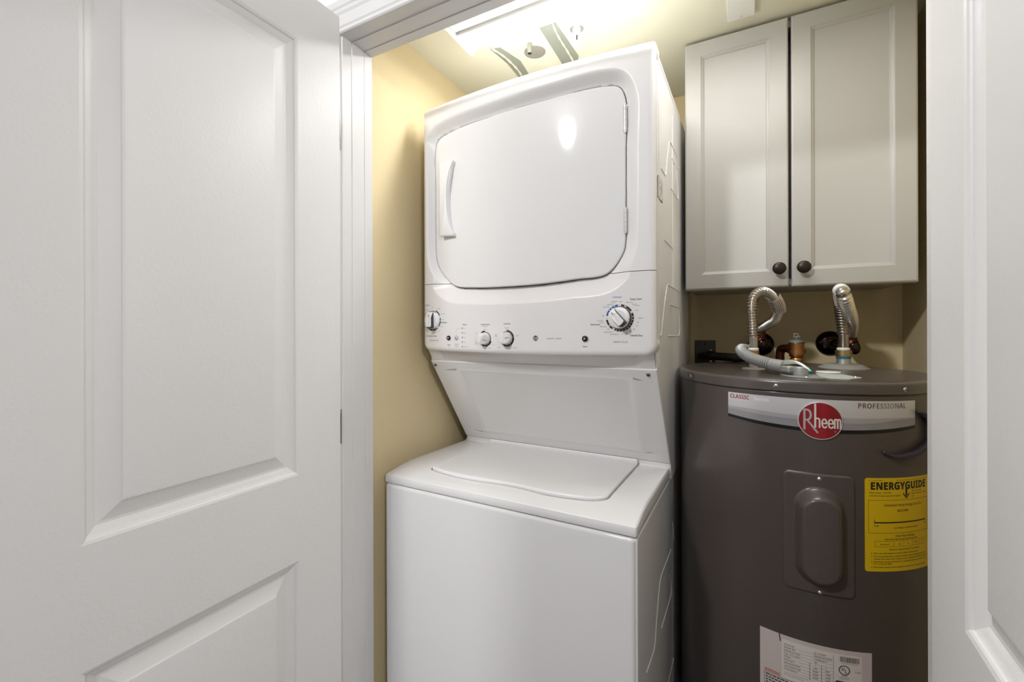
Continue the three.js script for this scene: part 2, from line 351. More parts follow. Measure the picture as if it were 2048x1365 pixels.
function frontMesh(ys, bottomOpen, topOpen, uvf) {
  const nx = xs.length - 1, ny = ys.length - 1;
  const g = grid(nx, ny, (u, v, i, j) => { const p = frontPoint(xs[i], ys[j], ER); return [...p, ...(uvf ? uvf(p[0], p[1]) : [p[0], p[1]])]; });
  // skirts back to the cabinet
  const skirt = (n, f, back) => grid(n, 5, (u, v, i, j) => { const p = f(i), q = back(p), t = j / 5; return [p[0] + (q[0] - p[0]) * t, p[1] + (q[1] - p[1]) * t, p[2] + (q[2] - p[2]) * t, ...(uvf ? [0.002, 0.002] : [p[0], t])]; });
  const back = (p) => [p[0], p[1], -1.088];
  const parts = [g, skirt(ny, i => frontPoint(FX0, ys[ny - i], ER), back), skirt(ny, i => frontPoint(FX1, ys[i], ER), back)];
  if (!topOpen) parts.push(skirt(nx, i => frontPoint(xs[nx - i], ys[ny], ER), back));
  else parts.push(skirt(nx, i => frontPoint(xs[nx - i], ys[ny], ER), p => [p[0], p[1], p[2] - .012]));
  if (!bottomOpen) parts.push(skirt(nx, i => frontPoint(xs[i], ys[0], ER), p => [p[0], -.0975, -1.080]));
  else parts.push(skirt(nx, i => frontPoint(xs[i], ys[0], ER), p => [p[0], p[1], p[2] - .012]));
  for (let k = 1; k < parts.length; k++) { const ix = parts[k].index.array; for (let i = 0; i < ix.length; i += 3) { const t = ix[i + 1]; ix[i + 1] = ix[i + 2]; ix[i + 2] = t; } parts[k].computeVertexNormals(); }
  return merge(parts);
}
{ // dryer front with the recess around its door
  const ys = []; const n = 150; for (let j = 0; j <= n; j++) ys.push(YSEAM + .0008 + (YT - .014 - YSEAM - .0008) * j / n); for (let k = 1; k <= 7; k++) ys.push(YT - .014 + .014 * Math.sin(k / 7 * Math.PI / 2));
  part('dryer_front', frontMesh(ys, true, false), M.plastic, unit);
}
// control panel print
const CPX0 = FX0, CPX1 = FX1, CPY0 = -.0975, CPY1 = YSEAM;
const KN = { washer: [-.838, .0254], temp: [-.644, -.0275], load: [-.5745, -.0262], dryer: [-.2757, .0243] };
const panelTex = canvasTex(2048, 688, (c, w, h) => {
  const s = w / (CPX1 - CPX0), X = x => (x - CPX0) * s, Y = y => h - (y - CPY0) * s * (h / (s * (CPY1 - CPY0)));
  c.fillStyle = '#e3e0df'; c.fillRect(0, 0, w, h);
  const txt = (t, x, y, mm, col = '#2b2a2c', al = 'center', wt = '') => { c.font = `${wt} ${(mm / 1000 * s).toFixed(1)}px sans-serif`; c.fillStyle = col; c.textAlign = al; c.textBaseline = 'middle'; c.fillText(t, X(x), Y(y)); };
  const ring = (k, r, wdt, segs) => { for (const [a0, a1, col] of segs) { c.beginPath(); c.lineWidth = wdt * s; c.strokeStyle = col; c.arc(X(k[0]), Y(k[1]), r * s, (a0 - 90) * Math.PI / 180, (a1 - 90) * Math.PI / 180); c.stroke(); } };
  const dots = (k, r, list, col = '#fff', rad = .0011) => { for (const a of list) { c.beginPath(); c.fillStyle = col; c.arc(X(k[0]) + r * s * Math.sin(a * Math.PI / 180), Y(k[1]) - r * s * Math.cos(a * Math.PI / 180), rad * s, 0, 7); c.fill(); } };
  const BK = '#1b1a1c', BL = '#1f5c9c';
  // dryer dial
  const D = KN.dryer, R = .0302;
  ring(D, R, .0042, [[-80, -8, BL], [6, 24, BK], [26, 58, BK], [68, 204, BK], [214, 234, BK], [236, 262, BK]]);
  dots(D, R, [-52, -38, -24, 22, 28, 84, 98, 112, 126, 140, 154, 168, 182, 196, 232]); dots(D, R, [0, 63, 209, 270], '#333', .0007);
  txt('Cottons', D[0] - .006, D[1] + .0495, 5.6, BL, 'center', 'bold'); txt('Easy Care', D[0] + .037, D[1] + .0435, 5.8, '#222', 'center', 'bold'); txt('Timed Dry', D[0] + .037, D[1] - .0415, 5.8, '#222', 'center', 'bold'); txt('Delicates', D[0] - .058, D[1] - .0155, 5.4, '#222', 'center', 'bold');
  txt('DRYER CYCLES', D[0] + .001, D[1] - .0575, 5.2);
  const sm = 3.5;
  txt('Off', D[0] + .002, D[1] + .0385, sm); txt('Cool Down', D[0] - .012, D[1] + .0398, 3); txt('Less Dry', D[0] - .016, D[1] + .0362, 3); txt('Optimum', D[0] - .0225, D[1] + .032, sm, '#222', 'center'); txt('More Dry', D[0] - .0315, D[1] + .0265, sm);
  txt('More Dry', D[0] + .0225, D[1] + .0365, sm); txt('Less Dry', D[0] + .0335, D[1] + .032, 3); txt('Cool Down', D[0] + .0385, D[1] + .0285, 3); txt('Off', D[0] + .0385, D[1] + .0175, sm);
  txt('90 Min.', D[0] + .0475, D[1] - .001, sm); txt('80', D[0] + .0415, D[1] - .0105, sm); txt('70', D[0] + .039, D[1] - .019, sm); txt('60', D[0] + .0325, D[1] - .0265, sm); txt('50', D[0] + .0245, D[1] - .0325, sm); txt('40', D[0] + .0155, D[1] - .036, sm); txt('30', D[0] + .006, D[1] - .0378, sm);
  txt('Dewrinkle 20', D[0] - .013, D[1] - .0385, sm); txt('Quick Fluff 10', D[0] - .0265, D[1] - .0335, sm); txt('Off', D[0] - .027, D[1] - .0265, sm); txt('More Dry', D[0] - .0385, D[1] - .0205, sm); txt('Less Dry', D[0] - .043, D[1] - .0105, 3); txt('Cool Down', D[0] - .046, D[1] - .0065, 3); txt('Off', D[0] - .0395, D[1] + .005, sm);
  // washer dial
  const W = KN.washer;
  ring(W, R, .0038, [[-112, -30, BL], [22, 66, BK], [78, 130, BK], [140, 218, BK]]); dots(W, R, [-90, -62, -34, 26, 62, 92, 124, 150, 180, 208]);
  txt('Cottons', W[0] - .024, W[1] + .0455, 5.4, BL, 'center', 'bold'); txt('Delicates', W[0] + .045, W[1] - .0075, 5.2, '#222', 'center', 'bold'); txt('Permanent Press', W[0] - .006, W[1] - .0475, 5.2, '#222', 'center', 'bold'); txt('WASHER CYCLES', W[0] + .005, W[1] - .0605, 4.8);
  txt('Off', W[0], W[1] + .038, 3); txt('Spin Only', W[0] + .024, W[1] + .034, 3.2); txt('Quick Rinse', W[0] + .041, W[1] + .0185, 3.2); txt('Light', W[0] + .0385, W[1] + .001, 3.2); txt('Normal', W[0] + .036, W[1] - .019, 3.2); txt('Off', W[0] + .0235, W[1] - .033, 3.2); txt('Normal', W[0], W[1] - .0385, 3.2); txt('Heavy', W[0] - .022, W[1] - .033, 3.2);
  txt('Extra Heavy', W[0] - .0275, W[1] + .0315, 3, '#7a4a3a'); txt('Heavy', W[0] - .034, W[1] + .0175, 3); txt('Normal', W[0] - .0375, W[1] - .001, 3, '#7a4a3a'); txt('Light', W[0] - .034, W[1] - .019, 3);
  // start, deep rinse, status
  txt('Start', -.7737, -.0465, 5, '#222', 'center', 'bold'); txt('Pause', -.7737, -.0518, 2.8); txt('Deep Rinse', -.7445, -.0445, 3); txt('Add extra rinse', -.7445, -.0485, 2.2); txt('before spin', -.7445, -.0518, 2.2);
  txt('Status', -.7235 + .008, .0115, 4.8, '#222', 'center', 'bold');
  ['On', 'Wash', 'Rinse', 'Spin', 'Lid Locked'].forEach((t, i) => { const y = .001 - i * .0130; c.fillStyle = '#2a2a2a'; c.fillRect(X(-.7245), Y(y + .0022), .0022 * s, .0044 * s); txt(t, -.7185, y - .0004, 3.1, '#333', 'left'); });
  c.strokeStyle = '#777'; c.lineWidth = 1.4; c.setLineDash([4, 3]); c.beginPath(); c.moveTo(X(-.7265), Y(.001)); c.lineTo(X(-.745), Y(.001)); c.lineTo(X(-.745), Y(-.017)); c.stroke(); c.setLineDash([]);
  // temperature and load size
  const A = KN.temp, B = KN.load, r2 = .0205;
  ring(A, r2, .003, [[-40, -2, BK], [110, 232, BK]]); dots(A, r2, [150, 184, 216], '#fff', .0009);
  ring(B, r2, .003, [[-2, 240, BK]]); dots(B, r2, [80, 148, 214], '#fff', .0009);
  txt('Temperature', A[0], A[1] + .0385, 4.8, '#222', 'center', 'bold'); txt('All Cold Rinses', A[0], A[1] + .0335, 2.8); txt('Tap Cold', A[0], A[1] + .0255, 3.1); txt('Cold', A[0] - .030, A[1] + .014, 3.1); txt('Cool', A[0] - .030, A[1] - .0145, 3.1); txt('Colors', A[0] - .001, A[1] - .027, 3.1); txt('Warm', A[0] + .0155, A[1] - .0255, 3.1); txt('Hot', A[0] + .026, A[1] - .0155, 3.1);
  txt('Load Size', B[0], B[1] + .0385, 4.8, '#222', 'center', 'bold'); txt('Auto Load', B[0], B[1] + .0285, 3.1); txt('Sensing', B[0], B[1] + .0248, 3.1); txt('Small', B[0] + .031, B[1] + .007, 3.1); txt('Medium', B[0] + .025, B[1] - .0245, 3.1, '#24506e'); txt('Large', B[0] - .025, B[1] - .0245, 3.1); txt('Extra', B[0] - .034, B[1] + .0095, 3.1); txt('Large', B[0] - .034, B[1] + .0058, 3.1);
  // round emblem and name
  const g = [-.49, -.0252]; c.fillStyle = '#17171a'; c.beginPath(); c.arc(X(g[0]), Y(g[1]), .0072 * s, 0, 7); c.fill(); c.strokeStyle = '#e8e6e4'; c.lineWidth = 1.2; c.beginPath(); c.arc(X(g[0]), Y(g[1]), .0060 * s, 0, 7); c.stroke();
  for (let k = 0; k < 4; k++) { const a = k * Math.PI / 2 + .5; c.beginPath(); c.arc(X(g[0]) + .0062 * s * Math.cos(a), Y(g[1]) + .0062 * s * Math.sin(a), .0011 * s, 0, 7); c.stroke(); }
  c.font = `italic bold ${(.0082 * s).toFixed(0)}px serif`; c.fillStyle = '#f2f0ee'; c.textAlign = 'center'; c.fillText('GE', X(g[0]), Y(g[1]) + 1);
  txt('WASHER | DRYER', -.4395, -.0255, 5.0, '#3a393b');
  txt('Start', -.359, -.0445, 5, '#222', 'center', 'bold');
});
M.panel = P({ map: panelTex, roughness: .36 });
{
  const ys = []; for (let k = 0; k <= 7; k++) ys.push(YB + .014 * (1 - Math.cos(k / 7 * Math.PI / 2))); const n = 60, y1 = YSEAM - .0008; for (let j = 1; j <= n; j++) ys.push(YB + .014 + (y1 - YB - .014) * j / n);
  const g = frontMesh(ys, false, true, (x, y) => [(x - CPX0) / (CPX1 - CPX0), (y - CPY0) / (CPY1 - CPY0)]);
  part('control_panel', g, M.panel, unit);
}
{ // dryer door
  const inset = -.0022, ring = (off) => doorPoly.map((p, i) => { const a = doorPoly[(i + doorPoly.length - 1) % doorPoly.length], b = doorPoly[(i + 1) % doorPoly.length]; const tx = b[0] - a[0], ty = b[1] - a[1], l = Math.hypot(tx, ty); return [p[0] + off * -ty / l * SGN, p[1] + off * tx / l * SGN]; });
  let area = 0; for (let i = 0, j = doorPoly.length - 1; i < doorPoly.length; j = i++) area += doorPoly[j][0] * doorPoly[i][1] - doorPoly[i][0] * doorPoly[j][1];
  const SGN = area > 0 ? 1 : -1;                       // offset > 0 moves inwards
  const N = doorPoly.length, pos = [], idx = [], zd = (x, y, t) => zf(x) + .009 * (1 - Math.min(1, ((x - XC) / .31) ** 2));
  const cx = -.55, cy = .348;
  const layers = [[.0026, -.040], [.0026, -.0275], [.0031, -.0256], [.0044, -.0246], [.007, -.0243]];
  for (const [off, dz] of layers) for (const p of ring(off)) pos.push(p[0], p[1], zd(p[0]) + dz);
  const M2 = 26; const inner = ring(.007); for (let k = 1; k <= M2; k++) for (const p of inner) { const t = 1 - k / M2, x = cx + (p[0] - cx) * t, y = cy + (p[1] - cy) * t; pos.push(x, y, zd(x) - .0243); }
  const LN = layers.length + M2; for (let k = 0; k + 1 < LN; k++) for (let i = 0; i < N; i++) { const a = k * N + i, b = k * N + (i + 1) % N, c = a + N, d = b + N; if (SGN > 0) idx.push(a, b, c, b, d, c); else idx.push(a, c, b, b, c, d); }
  const g = new THREE.BufferGeometry(); g.setAttribute('position', new THREE.Float32BufferAttribute(pos, 3)); g.setIndex(idx); g.computeVertexNormals(); boxUV(g);
  const door = part('dryer_door', g, M.enamel, unit);
  // handle: a bar with a concave inner edge in front of a finger pocket
  const zb = zf(-.79) - .0245, hp = [];
  hp.push([-.8095, .4945]); hp.push([-.8070, .2735]); hp.push([-.7560, .2700]); hp.push([-.7568, .2790]);
  for (let k = 0; k <= 16; k++) { const t = k / 16; hp.push([-.7630 - .0165 * Math.sin(Math.PI * t) ** .8, .2840 + (.4800 - .2840) * t]); }
  hp.push([-.7595, .4850]); hp.push([-.7590, .4925]);
  for (const q of hp) q[0] -= .004;
  const hg = extr(roundPoly(hp, hp.map((_, i) => i < 3 || i > hp.length - 3 ? .003 : 0)), .028, .0035, 3); hg.translate(0, 0, zb);
  const p = hg.attributes.position; for (let i = 0; i < p.count; i++) { const e = Math.abs((p.getY(i) - .382) / .112); if (p.getZ(i) > zb + .010) p.setZ(i, p.getZ(i) - .009 * e ** 4); }
  hg.computeVertexNormals();
  part('handle', toCreasedNormals(hg, .5), M.handle, door);
  for (const [y0, y1] of [[.473, .536], [.231, .288]]) {
    const hx = -.2655 * 1.005, hz = zf(hx) - .0205, n = 5, gs = [];
    for (let k = 0; k < n; k++) gs.push(cyl(.0042, .0042, [hx, y0 + (y1 - y0) * k / n + .0004, hz], [hx, y0 + (y1 - y0) * (k + 1) / n - .0004, hz], 16));
    gs.push(cyl(.0030, .0030, [hx, y0 - .004, hz], [hx, y1 + .001, hz], 10)); gs.push(box(hx - .001, hx + .009, y0, y1, hz - .006, hz - .0045));
    part('door_hinge', gs, M.chrome, door);
  }
}
// dials
function barKnob(k, turn, name) {            // round dial with a raised grip bar
  const z = zf(k[0]), n = Math.atan2(-2 * .024 * (k[0] - XC) / HWID ** 2, 1);
  const place = g => { g.rotateY(-n * -1); g.translate(k[0], k[1], z); return g; };
  const disc = lathe([[0, .0115], [.018, .0112], [.0232, .0098], [.0252, .0072], [.0258, .002], [.0262, -.002]], [0, 0, 0], 56, 'z');
  const rim = lathe([[.0262, .0035], [.0274, .003], [.0276, .0005], [.0276, -.002]], [0, 0, 0], 56, 'z');
  const o = part(name, place(disc), M.plastic, unit);
  part('dial_rim', place(rim), M.knobSide, o);
  const slopeAt = y => Math.max(0, y - .008) * .75;
  const side = extr(roundPoly([[-.0088, -.0238], [.0088, -.0238], [.0088, .008], [.0088, .0225], [-.0088, .0225], [-.0088, .008]], [.005, .005, 0, .002, .002, 0]), .0150, .0008); side.translate(0, 0, .0095);
  const sp = side.attributes.position; for (let i = 0; i < sp.count; i++) sp.setZ(i, Math.min(sp.getZ(i), .0243 - slopeAt(sp.getY(i)))); side.rotateZ(turn);
  part('grip_side', place(side), M.knobSide, o, 'dark grip sides');
  const top = extr(roundPoly([[-.0088, -.0205], [.0088, -.0205], [.0088, .008], [.0088, .0238], [-.0088, .0238], [-.0088, .008]], [.005, .005, 0, .002, .002, 0]), .0034, .0012); top.translate(0, 0, .0238); 
  const tp = top.attributes.position; for (let i = 0; i < tp.count; i++) { const y = tp.getY(i); if (y > .008) tp.setZ(i, tp.getZ(i) - (y - .008) * .75); } top.computeVertexNormals(); top.rotateZ(turn);
  part('grip', place(toCreasedNormals(top, .5)), M.handle, o);
  const line = box(-.0006, .0006, .0095, .0175, -.0003, .0004); const lp = line.attributes.position; for (let i = 0; i < lp.count; i++) lp.setZ(i, lp.getZ(i) + .0274 - (lp.getY(i) - .008) * .75); line.rotateZ(turn);
  part('pointer', place(line), M.black, o);
}
barKnob(KN.washer, 0.02, 'washer_dial'); barKnob(KN.dryer, THREE.MathUtils.degToRad(44), 'dryer_dial');
function smallKnob(k, turn, name) {          // round knob with a bevelled pointer flat
  const z = zf(k[0]), place = g => { g.translate(k[0], k[1], z); return g; };
  const prof = [[0, .0235], [.0105, .0233], [.0135, .0222], [.0148, .0200], [.0158, .008], [.0170, .003], [.0176, -.002]];
  const body = lathe(prof, [0, 0, 0], 64, 'z'); const p = body.attributes.position;
  for (let i = 0; i < p.count; i++) { const c = p.getX(i) * Math.cos(turn) + p.getY(i) * Math.sin(turn), lim = .0238 - Math.max(0, c - .002) * 1.05; if (p.getZ(i) > lim) p.setZ(i, lim); }
  body.computeVertexNormals();
  const o = part(name, place(toCreasedNormals(body, .45)), M.handle, unit);
  part('knob_skirt', place(lathe([[.0176, .0022], [.0187, .0018], [.019, -.002]], [0, 0, 0], 48, 'z')), M.knobSide, o);
  const l = box(.0055, .0138, -.0005, .0005, -.0002, .0004); const q = l.attributes.position; for (let i = 0; i < q.count; i++) q.setZ(i, q.getZ(i) + .0238 - Math.max(0, q.getX(i) - .002) * 1.05); l.rotateZ(turn);
  part('pointer', place(l), M.black, o);
}
smallKnob(KN.temp, THREE.MathUtils.degToRad(-28), 'temperature_knob'); smallKnob(KN.load, THREE.MathUtils.degToRad(12), 'load_size_knob');
function button(x, y, r, ring, mat, glyph) {
  const z = zf(x); const o = part('start_button', lathe([[0, .0042], [r * .8, .0040], [r, .0028], [r, -.002]], [x, y, z], 36, 'z'), mat, unit);
  if (ring) part('button_ring', lathe([[r + .0003, .0004], [r + .0012, .0012], [r + .0026, .0004], [r + .003, -.002]], [x, y, z], 36, 'z'), M.plastic, o);
  if (glyph) { const g = extr([[-.0016, -.0022], [.0024, 0], [-.0016, .0022]], .0004); g.translate(x, y, z + .0041); part('play_mark', g, M.whitePlastic, o); }
}
button(-.7737, -.0268, .0068, false, M.black, true); button(-.359, -.0255, .0072, true, M.black, true);
{ const x = -.745, y = -.0265, z = zf(x); const o = part('rinse_button', lathe([[0, .0030], [.0044, .0029], [.0054, .002], [.0056, -.002]], [x, y, z], 30, 'z'), M.plastic, unit);
  part('button_ring', [lathe([[.0057, .0012], [.0064, .0012], [.0065, -.002]], [x, y, z], 30, 'z'), lathe([[.0024, .0030], [.0024, .0034], [.0032, .0034], [.0032, .0030]], [x, y, z], 24, 'z'), lathe([[0, .0034], [.0009, .0033], [.001, .003]], [x, y, z], 12, 'z')], M.knobSide, o); }
// cabinet behind: side profile (z, y) swept across
{
  const prof = [[-1.080, .6600], [-1.080, -.0970], [-1.272, -.372], [-1.285, -.4215], [-1.66, -.4215], [-1.66, .6600]];
  part('dryer_cabinet', extrX(prof, UX0, UX1, .004, 2), M.enamel, unit);
  // top lip that overhangs the side
  part('top_rim', [box(UX0 - .001, UX1 + .0012, .6475, .6615, -1.66, -1.092, .004)], M.enamel, unit);
  const ribs = (list, x, r = .0016, closed) => { const g = []; for (const l of list) { const pts = roundPoly(l, l.map((_, i) => i === 0 || i === l.length - 1 ? 0 : .012), 4).map(p => [x, p[1], p[0]]); const cp = new THREE.CurvePath(); for (let i = 0; i + 1 < pts.length; i++) cp.add(new THREE.LineCurve3(new THREE.Vector3(...pts[i]), new THREE.Vector3(...pts[i + 1]))); g.push(sweep(pts, r, pts.length * 8, 8)); } return g; };
  part('embossed_rib', ribs([[[-1.1355, .3978], [-1.2003, .3964], [-1.2331, .4653], [-1.2635, .5139], [-1.4031, .5153], [-1.43, .490]], [[-1.3199, .5100], [-1.3000, .4760], [-1.346, .4756]], [[-1.3877, .4706], [-1.4232, .4055], [-1.4124, .3893], [-1.2796, .3889]], [[-1.1093, -.0168], [-1.1282, -.0206], [-1.1761, .0604], [-1.2199, .1155], [-1.4444, .1127]], [[-1.2649, .0645], [-1.4235, .0631], [-1.4481, -.0069], [-1.4218, -.0243], [-1.2325, -.0212]], [[-1.1789, .2271], [-1.3085, .2242], [-1.3149, .1156]], [[-1.31, .60], [-1.312, .23]], [[-1.1, .645], [-1.1, -.09]]], UX1, .0016), M.enamel, unit);
  // sloping access panel between the two machines
  const L = Math.hypot(.192, .275), ang = Math.atan2(.192, .275);
  const pl = nested(UX0 + .001, UX1 - .001, 0, L - .002, [[0, -.004], [0, .0022], [.002, .0034], [.035, .0034], [[.084, .060, .030, .026], .0034], [[.090, .066, .034, .029], .0044], [[.096, .072, .039, .032], .0049], [[.102, .078, .044, .035], .0046], [[.108, .084, .049, .038], .0038], [[.112, .088, .054, .041], .0036]], .5);
  pl.translate(0, -L + .001, 0); pl.rotateX(ang); pl.translate(0, -.0972, -1.080);
  part('access_panel', pl, M.enamel, unit);
  const nrm = [0, -Math.sin(ang), Math.cos(ang)];
  for (const x of [-.868, -.2215]) { const t = .0165, at = [x, -.0972 - Math.cos(ang) * t + nrm[1] * .0034, -1.080 - Math.sin(ang) * t + nrm[2] * .0034]; const s = part('screw', screw(at, nrm, .0052), M.screwDark, unit); part('screw_slot', screwSlot(at, nrm, .0052), M.slot, s); }
  // printed label on the dryer side
  const lab = canvasTex(160, 256, (c, w, h) => { c.fillStyle = '#d8d4d0'; c.fillRect(0, 0, w, h); c.strokeStyle = '#222'; c.lineWidth = 5; c.strokeRect(3, 3, w - 6, h - 6); c.fillStyle = '#3a3a3a'; const r = rng(9); for (let i = 0; i < 6; i++) for (let y = 26; y < h - 30;) { const l = 12 + 26 * r(); if (r() > .25) c.fillRect(28 + i * 19, y, 8, l); y += l + 8; } });
  const lg = box(UX1 + .0006, UX1 + .0014, .3145, .366, -1.150, -1.087); const q = lg.attributes.position, uv = lg.attributes.uv; for (let i = 0; i < q.count; i++) uv.setXY(i, (-1.087 - q.getZ(i)) / .063, (q.getY(i) - .3145) / .0515);
  part('side_label', lg, S({ map: lab, roughness: .6 }), unit, 'small printed label with dark outline');
}
// washer
const WX0 = -.887, WX1 = -.204, WZ = -.8885;
{
  part('washer_cabinet', [box(WX0, WX1 - .0032, FL + .012, -.4225, -.935, WZ, .010, 4), box(WX0 + .002, WX1, FL + .012, -.4235, -1.655, -.8945, .004, 2)], M.enamel, unit);
  for (const [x, z] of [[WX0 + .06, -.95], [WX1 - .06, -.95], [WX0 + .06, -1.6], [WX1 - .06, -1.6]]) part('foot', cyl(.02, .016, [x, FL, z], [x, FL + .014, z], 16), M.dark, unit);
  const sideRibs = [[[-1.3001, -.6245], [-1.1603, -.6226], [-1.1286, -.6300], [-1.0904, -.6937], [-1.0613, -.7525], [-.9724, -.7466]], [[-1.2737, -.6814], [-1.2983, -.7228], [-1.2978, -.7517], [-1.15, -.7572]], [[-1.339, -.9576], [-1.2498, -.963], [-1.2, -1.03]], [[-1.33, -.56], [-1.35, -.62]]];
  part('embossed_rib', sideRibs.map(l => sweep(roundPoly(l, l.map((_, i) => i && i < l.length - 1 ? .014 : 0), 4).map(p => [WX1, p[1], p[0]]), .0017, 60, 8)), M.enamel, unit);
  // top deck, with a well cut for the lid
  const prof = roundPoly([[WZ, -.4200], [WZ, -.3985], [-.978, -.3845], [-1.262, -.3895], [-1.276, -.3880], [-1.284, -.3760], [-1.31, -.3740], [-1.31, -.4200]], [.002, .007, .03, .012, .006, .004, 0, 0], 5);
  const lidFront = [[-.7775, -.9560], [-.745, -.9480], [-.7, -.9415], [-.655, -.9400], [-.60, -.9425], [-.556, -.9465], [-.50, -.9475], [-.465, -.9440], [-.43, -.9400], [-.38, -.9425], [-.335, -.9490], [-.31, -.9560]];
  const lidPts = roundPoly([[-.7835, -1.262], [-.781, -.970], ...lidFront, [-.2885, -.972], [-.2875, -1.262]], [.004, .012, ...lidFront.map(() => .01), .014, .004], 4);
  const deck = new Brush(extrX(prof, WX0, WX1, .006, 4)); deck.updateMatrixWorld();
  const grow = .0028, c0 = [-.535, -1.11], wellPts = lidPts.map(([x, z]) => [x + Math.sign(x - c0[0]) * grow, z + (z > c0[1] ? grow : 0)]).map(([x, z]) => [x, z < -1.2 ? -1.330 : z]);
  const wg = extr(wellPts.map(([x, z]) => [x, -z]), .06); wg.rotateX(-Math.PI / 2); wg.translate(0, -.4040, 0);
  const well = new Brush(wg); well.updateMatrixWorld();
  const ev = new Evaluator(); ev.useGroups = false; ev.attributes = ['position', 'normal', 'uv'];
  const cut = ev.evaluate(deck, well, SUBTRACTION).geometry;
  part('washer_deck', boxUV(toCreasedNormals(cut.clone(), .5)), M.plastic, unit);
  const lg = extr(lidPts.map(([x, z]) => [x, -z]), .0135, .0040, 4); lg.rotateX(-Math.PI / 2); lg.translate(0, -.3925, 0);
  const lp = lg.attributes.position; for (let i = 0; i < lp.count; i++) { const z = lp.getZ(i); lp.setY(i, lp.getY(i) - (z < -.99 ? (-.99 - z) * .020 : (z + .99) * .045)); }
  lg.computeVertexNormals();
  const lid = part('washer_lid', boxUV(toCreasedNormals(lg, .45)), M.plastic, unit);
  part('lid_hinge_strip', box(-.7825, -.2885, -.396, -.3735, -1.284, -1.2655, .003), M.plastic, lid);
}

// ---------------------------------------------------------------- wall cabinet
{
  const o = thing('wall_cabinet', 'pale grey two door wall cabinet with dark knobs, hung above the water heater', 'cabinet', [.112, .117, -1.62]);
  part('carcass', [box(-.160, .386, .122, .876, -1.7895, -1.56), box(-.160, -.142, .122, .876, -1.56, -1.479), box(.368, .386, .122, .876, -1.56, -1.479), box(-.142, .368, .122, .140, -1.56, -1.479), box(-.142, .368, .858, .876, -1.56, -1.479)], M.cabinet, o);
  const zF = -1.46;
  const defs = [[-.1635, .1095], [.1165, .3880]];
  defs.forEach(([a, b], i) => {
    const y0 = i ? .1155 : .1165, y1 = .8785, in0 = .0475;
    const R = [[0, -.0185], [0, -.0045], [.0012, -.0018], [.0045, 0], [.0455, 0], [.0466, -.0012], [.0492, -.0030], [.0520, -.0040], [.0552, -.0075], [.0562, -.0078]];
    const g = nested(a, b, y0, y1, R, .3); g.translate(0, 0, zF);
    const back = box(a + .0005, b - .0005, y0 + .0005, y1 - .0005, zF - .0188, zF - .0180);
    const d = part('door', [g, back], M.cabinet, o);
    part('bare_edge', extrX([[zF + .0003, y0 + .0050], [zF - .0165, y0 - .0022], [zF - .0165, y0 + .0040]], a + .002, b - .002), M.cabEdge, d, 'tan unpainted lower edge');
    const kx = i ? .1435 : .0855, ky = .167;
    const kg = lathe([[.0075, -.001], [.0072, .002], [.0055, .005], [.0055, .012], [.009, .0155], [.0152, .0175], [.0172, .0205], [.0165, .0240], [.0125, .0272], [.006, .0285], [0, .0288]], [kx, ky, zF], 36, 'z');
    part('knob', kg, M.knob, d);
  });
}

// ---------------------------------------------------------------- water heater
const TX = .1165, TZ = -1.4135, TR = .287, TY = -.114;
const heater = thing('water_heater', 'grey brown cylindrical electric water heater with a red oval badge and yellow label', 'water heater', [TX, FL, TZ]);
const onTank = (deg, y, r = TR) => { const a = deg * Math.PI / 180; return [TX + r * Math.sin(a), y, TZ + r * Math.cos(a)]; };
// curved patch on the tank with thickness; edge functions of u give its top and bottom
function patch(a0, a1, top, bot, r0, r1, nu = 48, nv = 8, round = 0) {
  const W = (a1 - a0) * Math.PI / 180 * r1;
  const lim = (u) => { if (!round) return [bot(u), top(u)]; const e = Math.min(u, 1 - u) * W, k = e < round ? round - Math.sqrt(Math.max(0, round * round - (round - e) ** 2)) : 0; return [bot(u) + k, top(u) - k]; };
  const us = []; for (let i = 0; i <= nu; i++) { let t = i / nu; us.push(round ? .5 - .5 * Math.cos(Math.PI * t) * (1) * (Math.abs(Math.cos(Math.PI * t)) ** .2) : t); }
  const ymin = Math.min(...us.map(u => bot(u))), ymax = Math.max(...us.map(u => top(u)));
  const F = (u, v, r) => { const [b, t] = lim(u), y = b + (t - b) * v; return [...onTank(a0 + (a1 - a0) * u, y, r), u, (y - ymin) / (ymax - ymin)]; };
  const g = [grid(nu, nv, (u, v, i) => F(us[i], v, r1))];
  const rim = (n, f) => grid(n, 1, (u, v, i) => { const p = f(u, i, v ? r0 : r1); return [p[0], p[1], p[2], p[3], p[4]]; });
  g.push(rim(nu, (u, i, r) => F(us[nu - i], 1, r)), rim(nu, (u, i, r) => F(us[i], 0, r)), rim(nv, (u, i, r) => F(0, 1 - i / nv, r)), rim(nv, (u, i, r) => F(1, i / nv, r)));
  for (let k = 1; k < g.length; k++) { const ix = g[k].index.array; for (let i = 0; i < ix.length; i += 3) { const t = ix[i + 1]; ix[i + 1] = ix[i + 2]; ix[i + 2] = t; } g[k].computeVertexNormals(); }
  return merge(g);
}
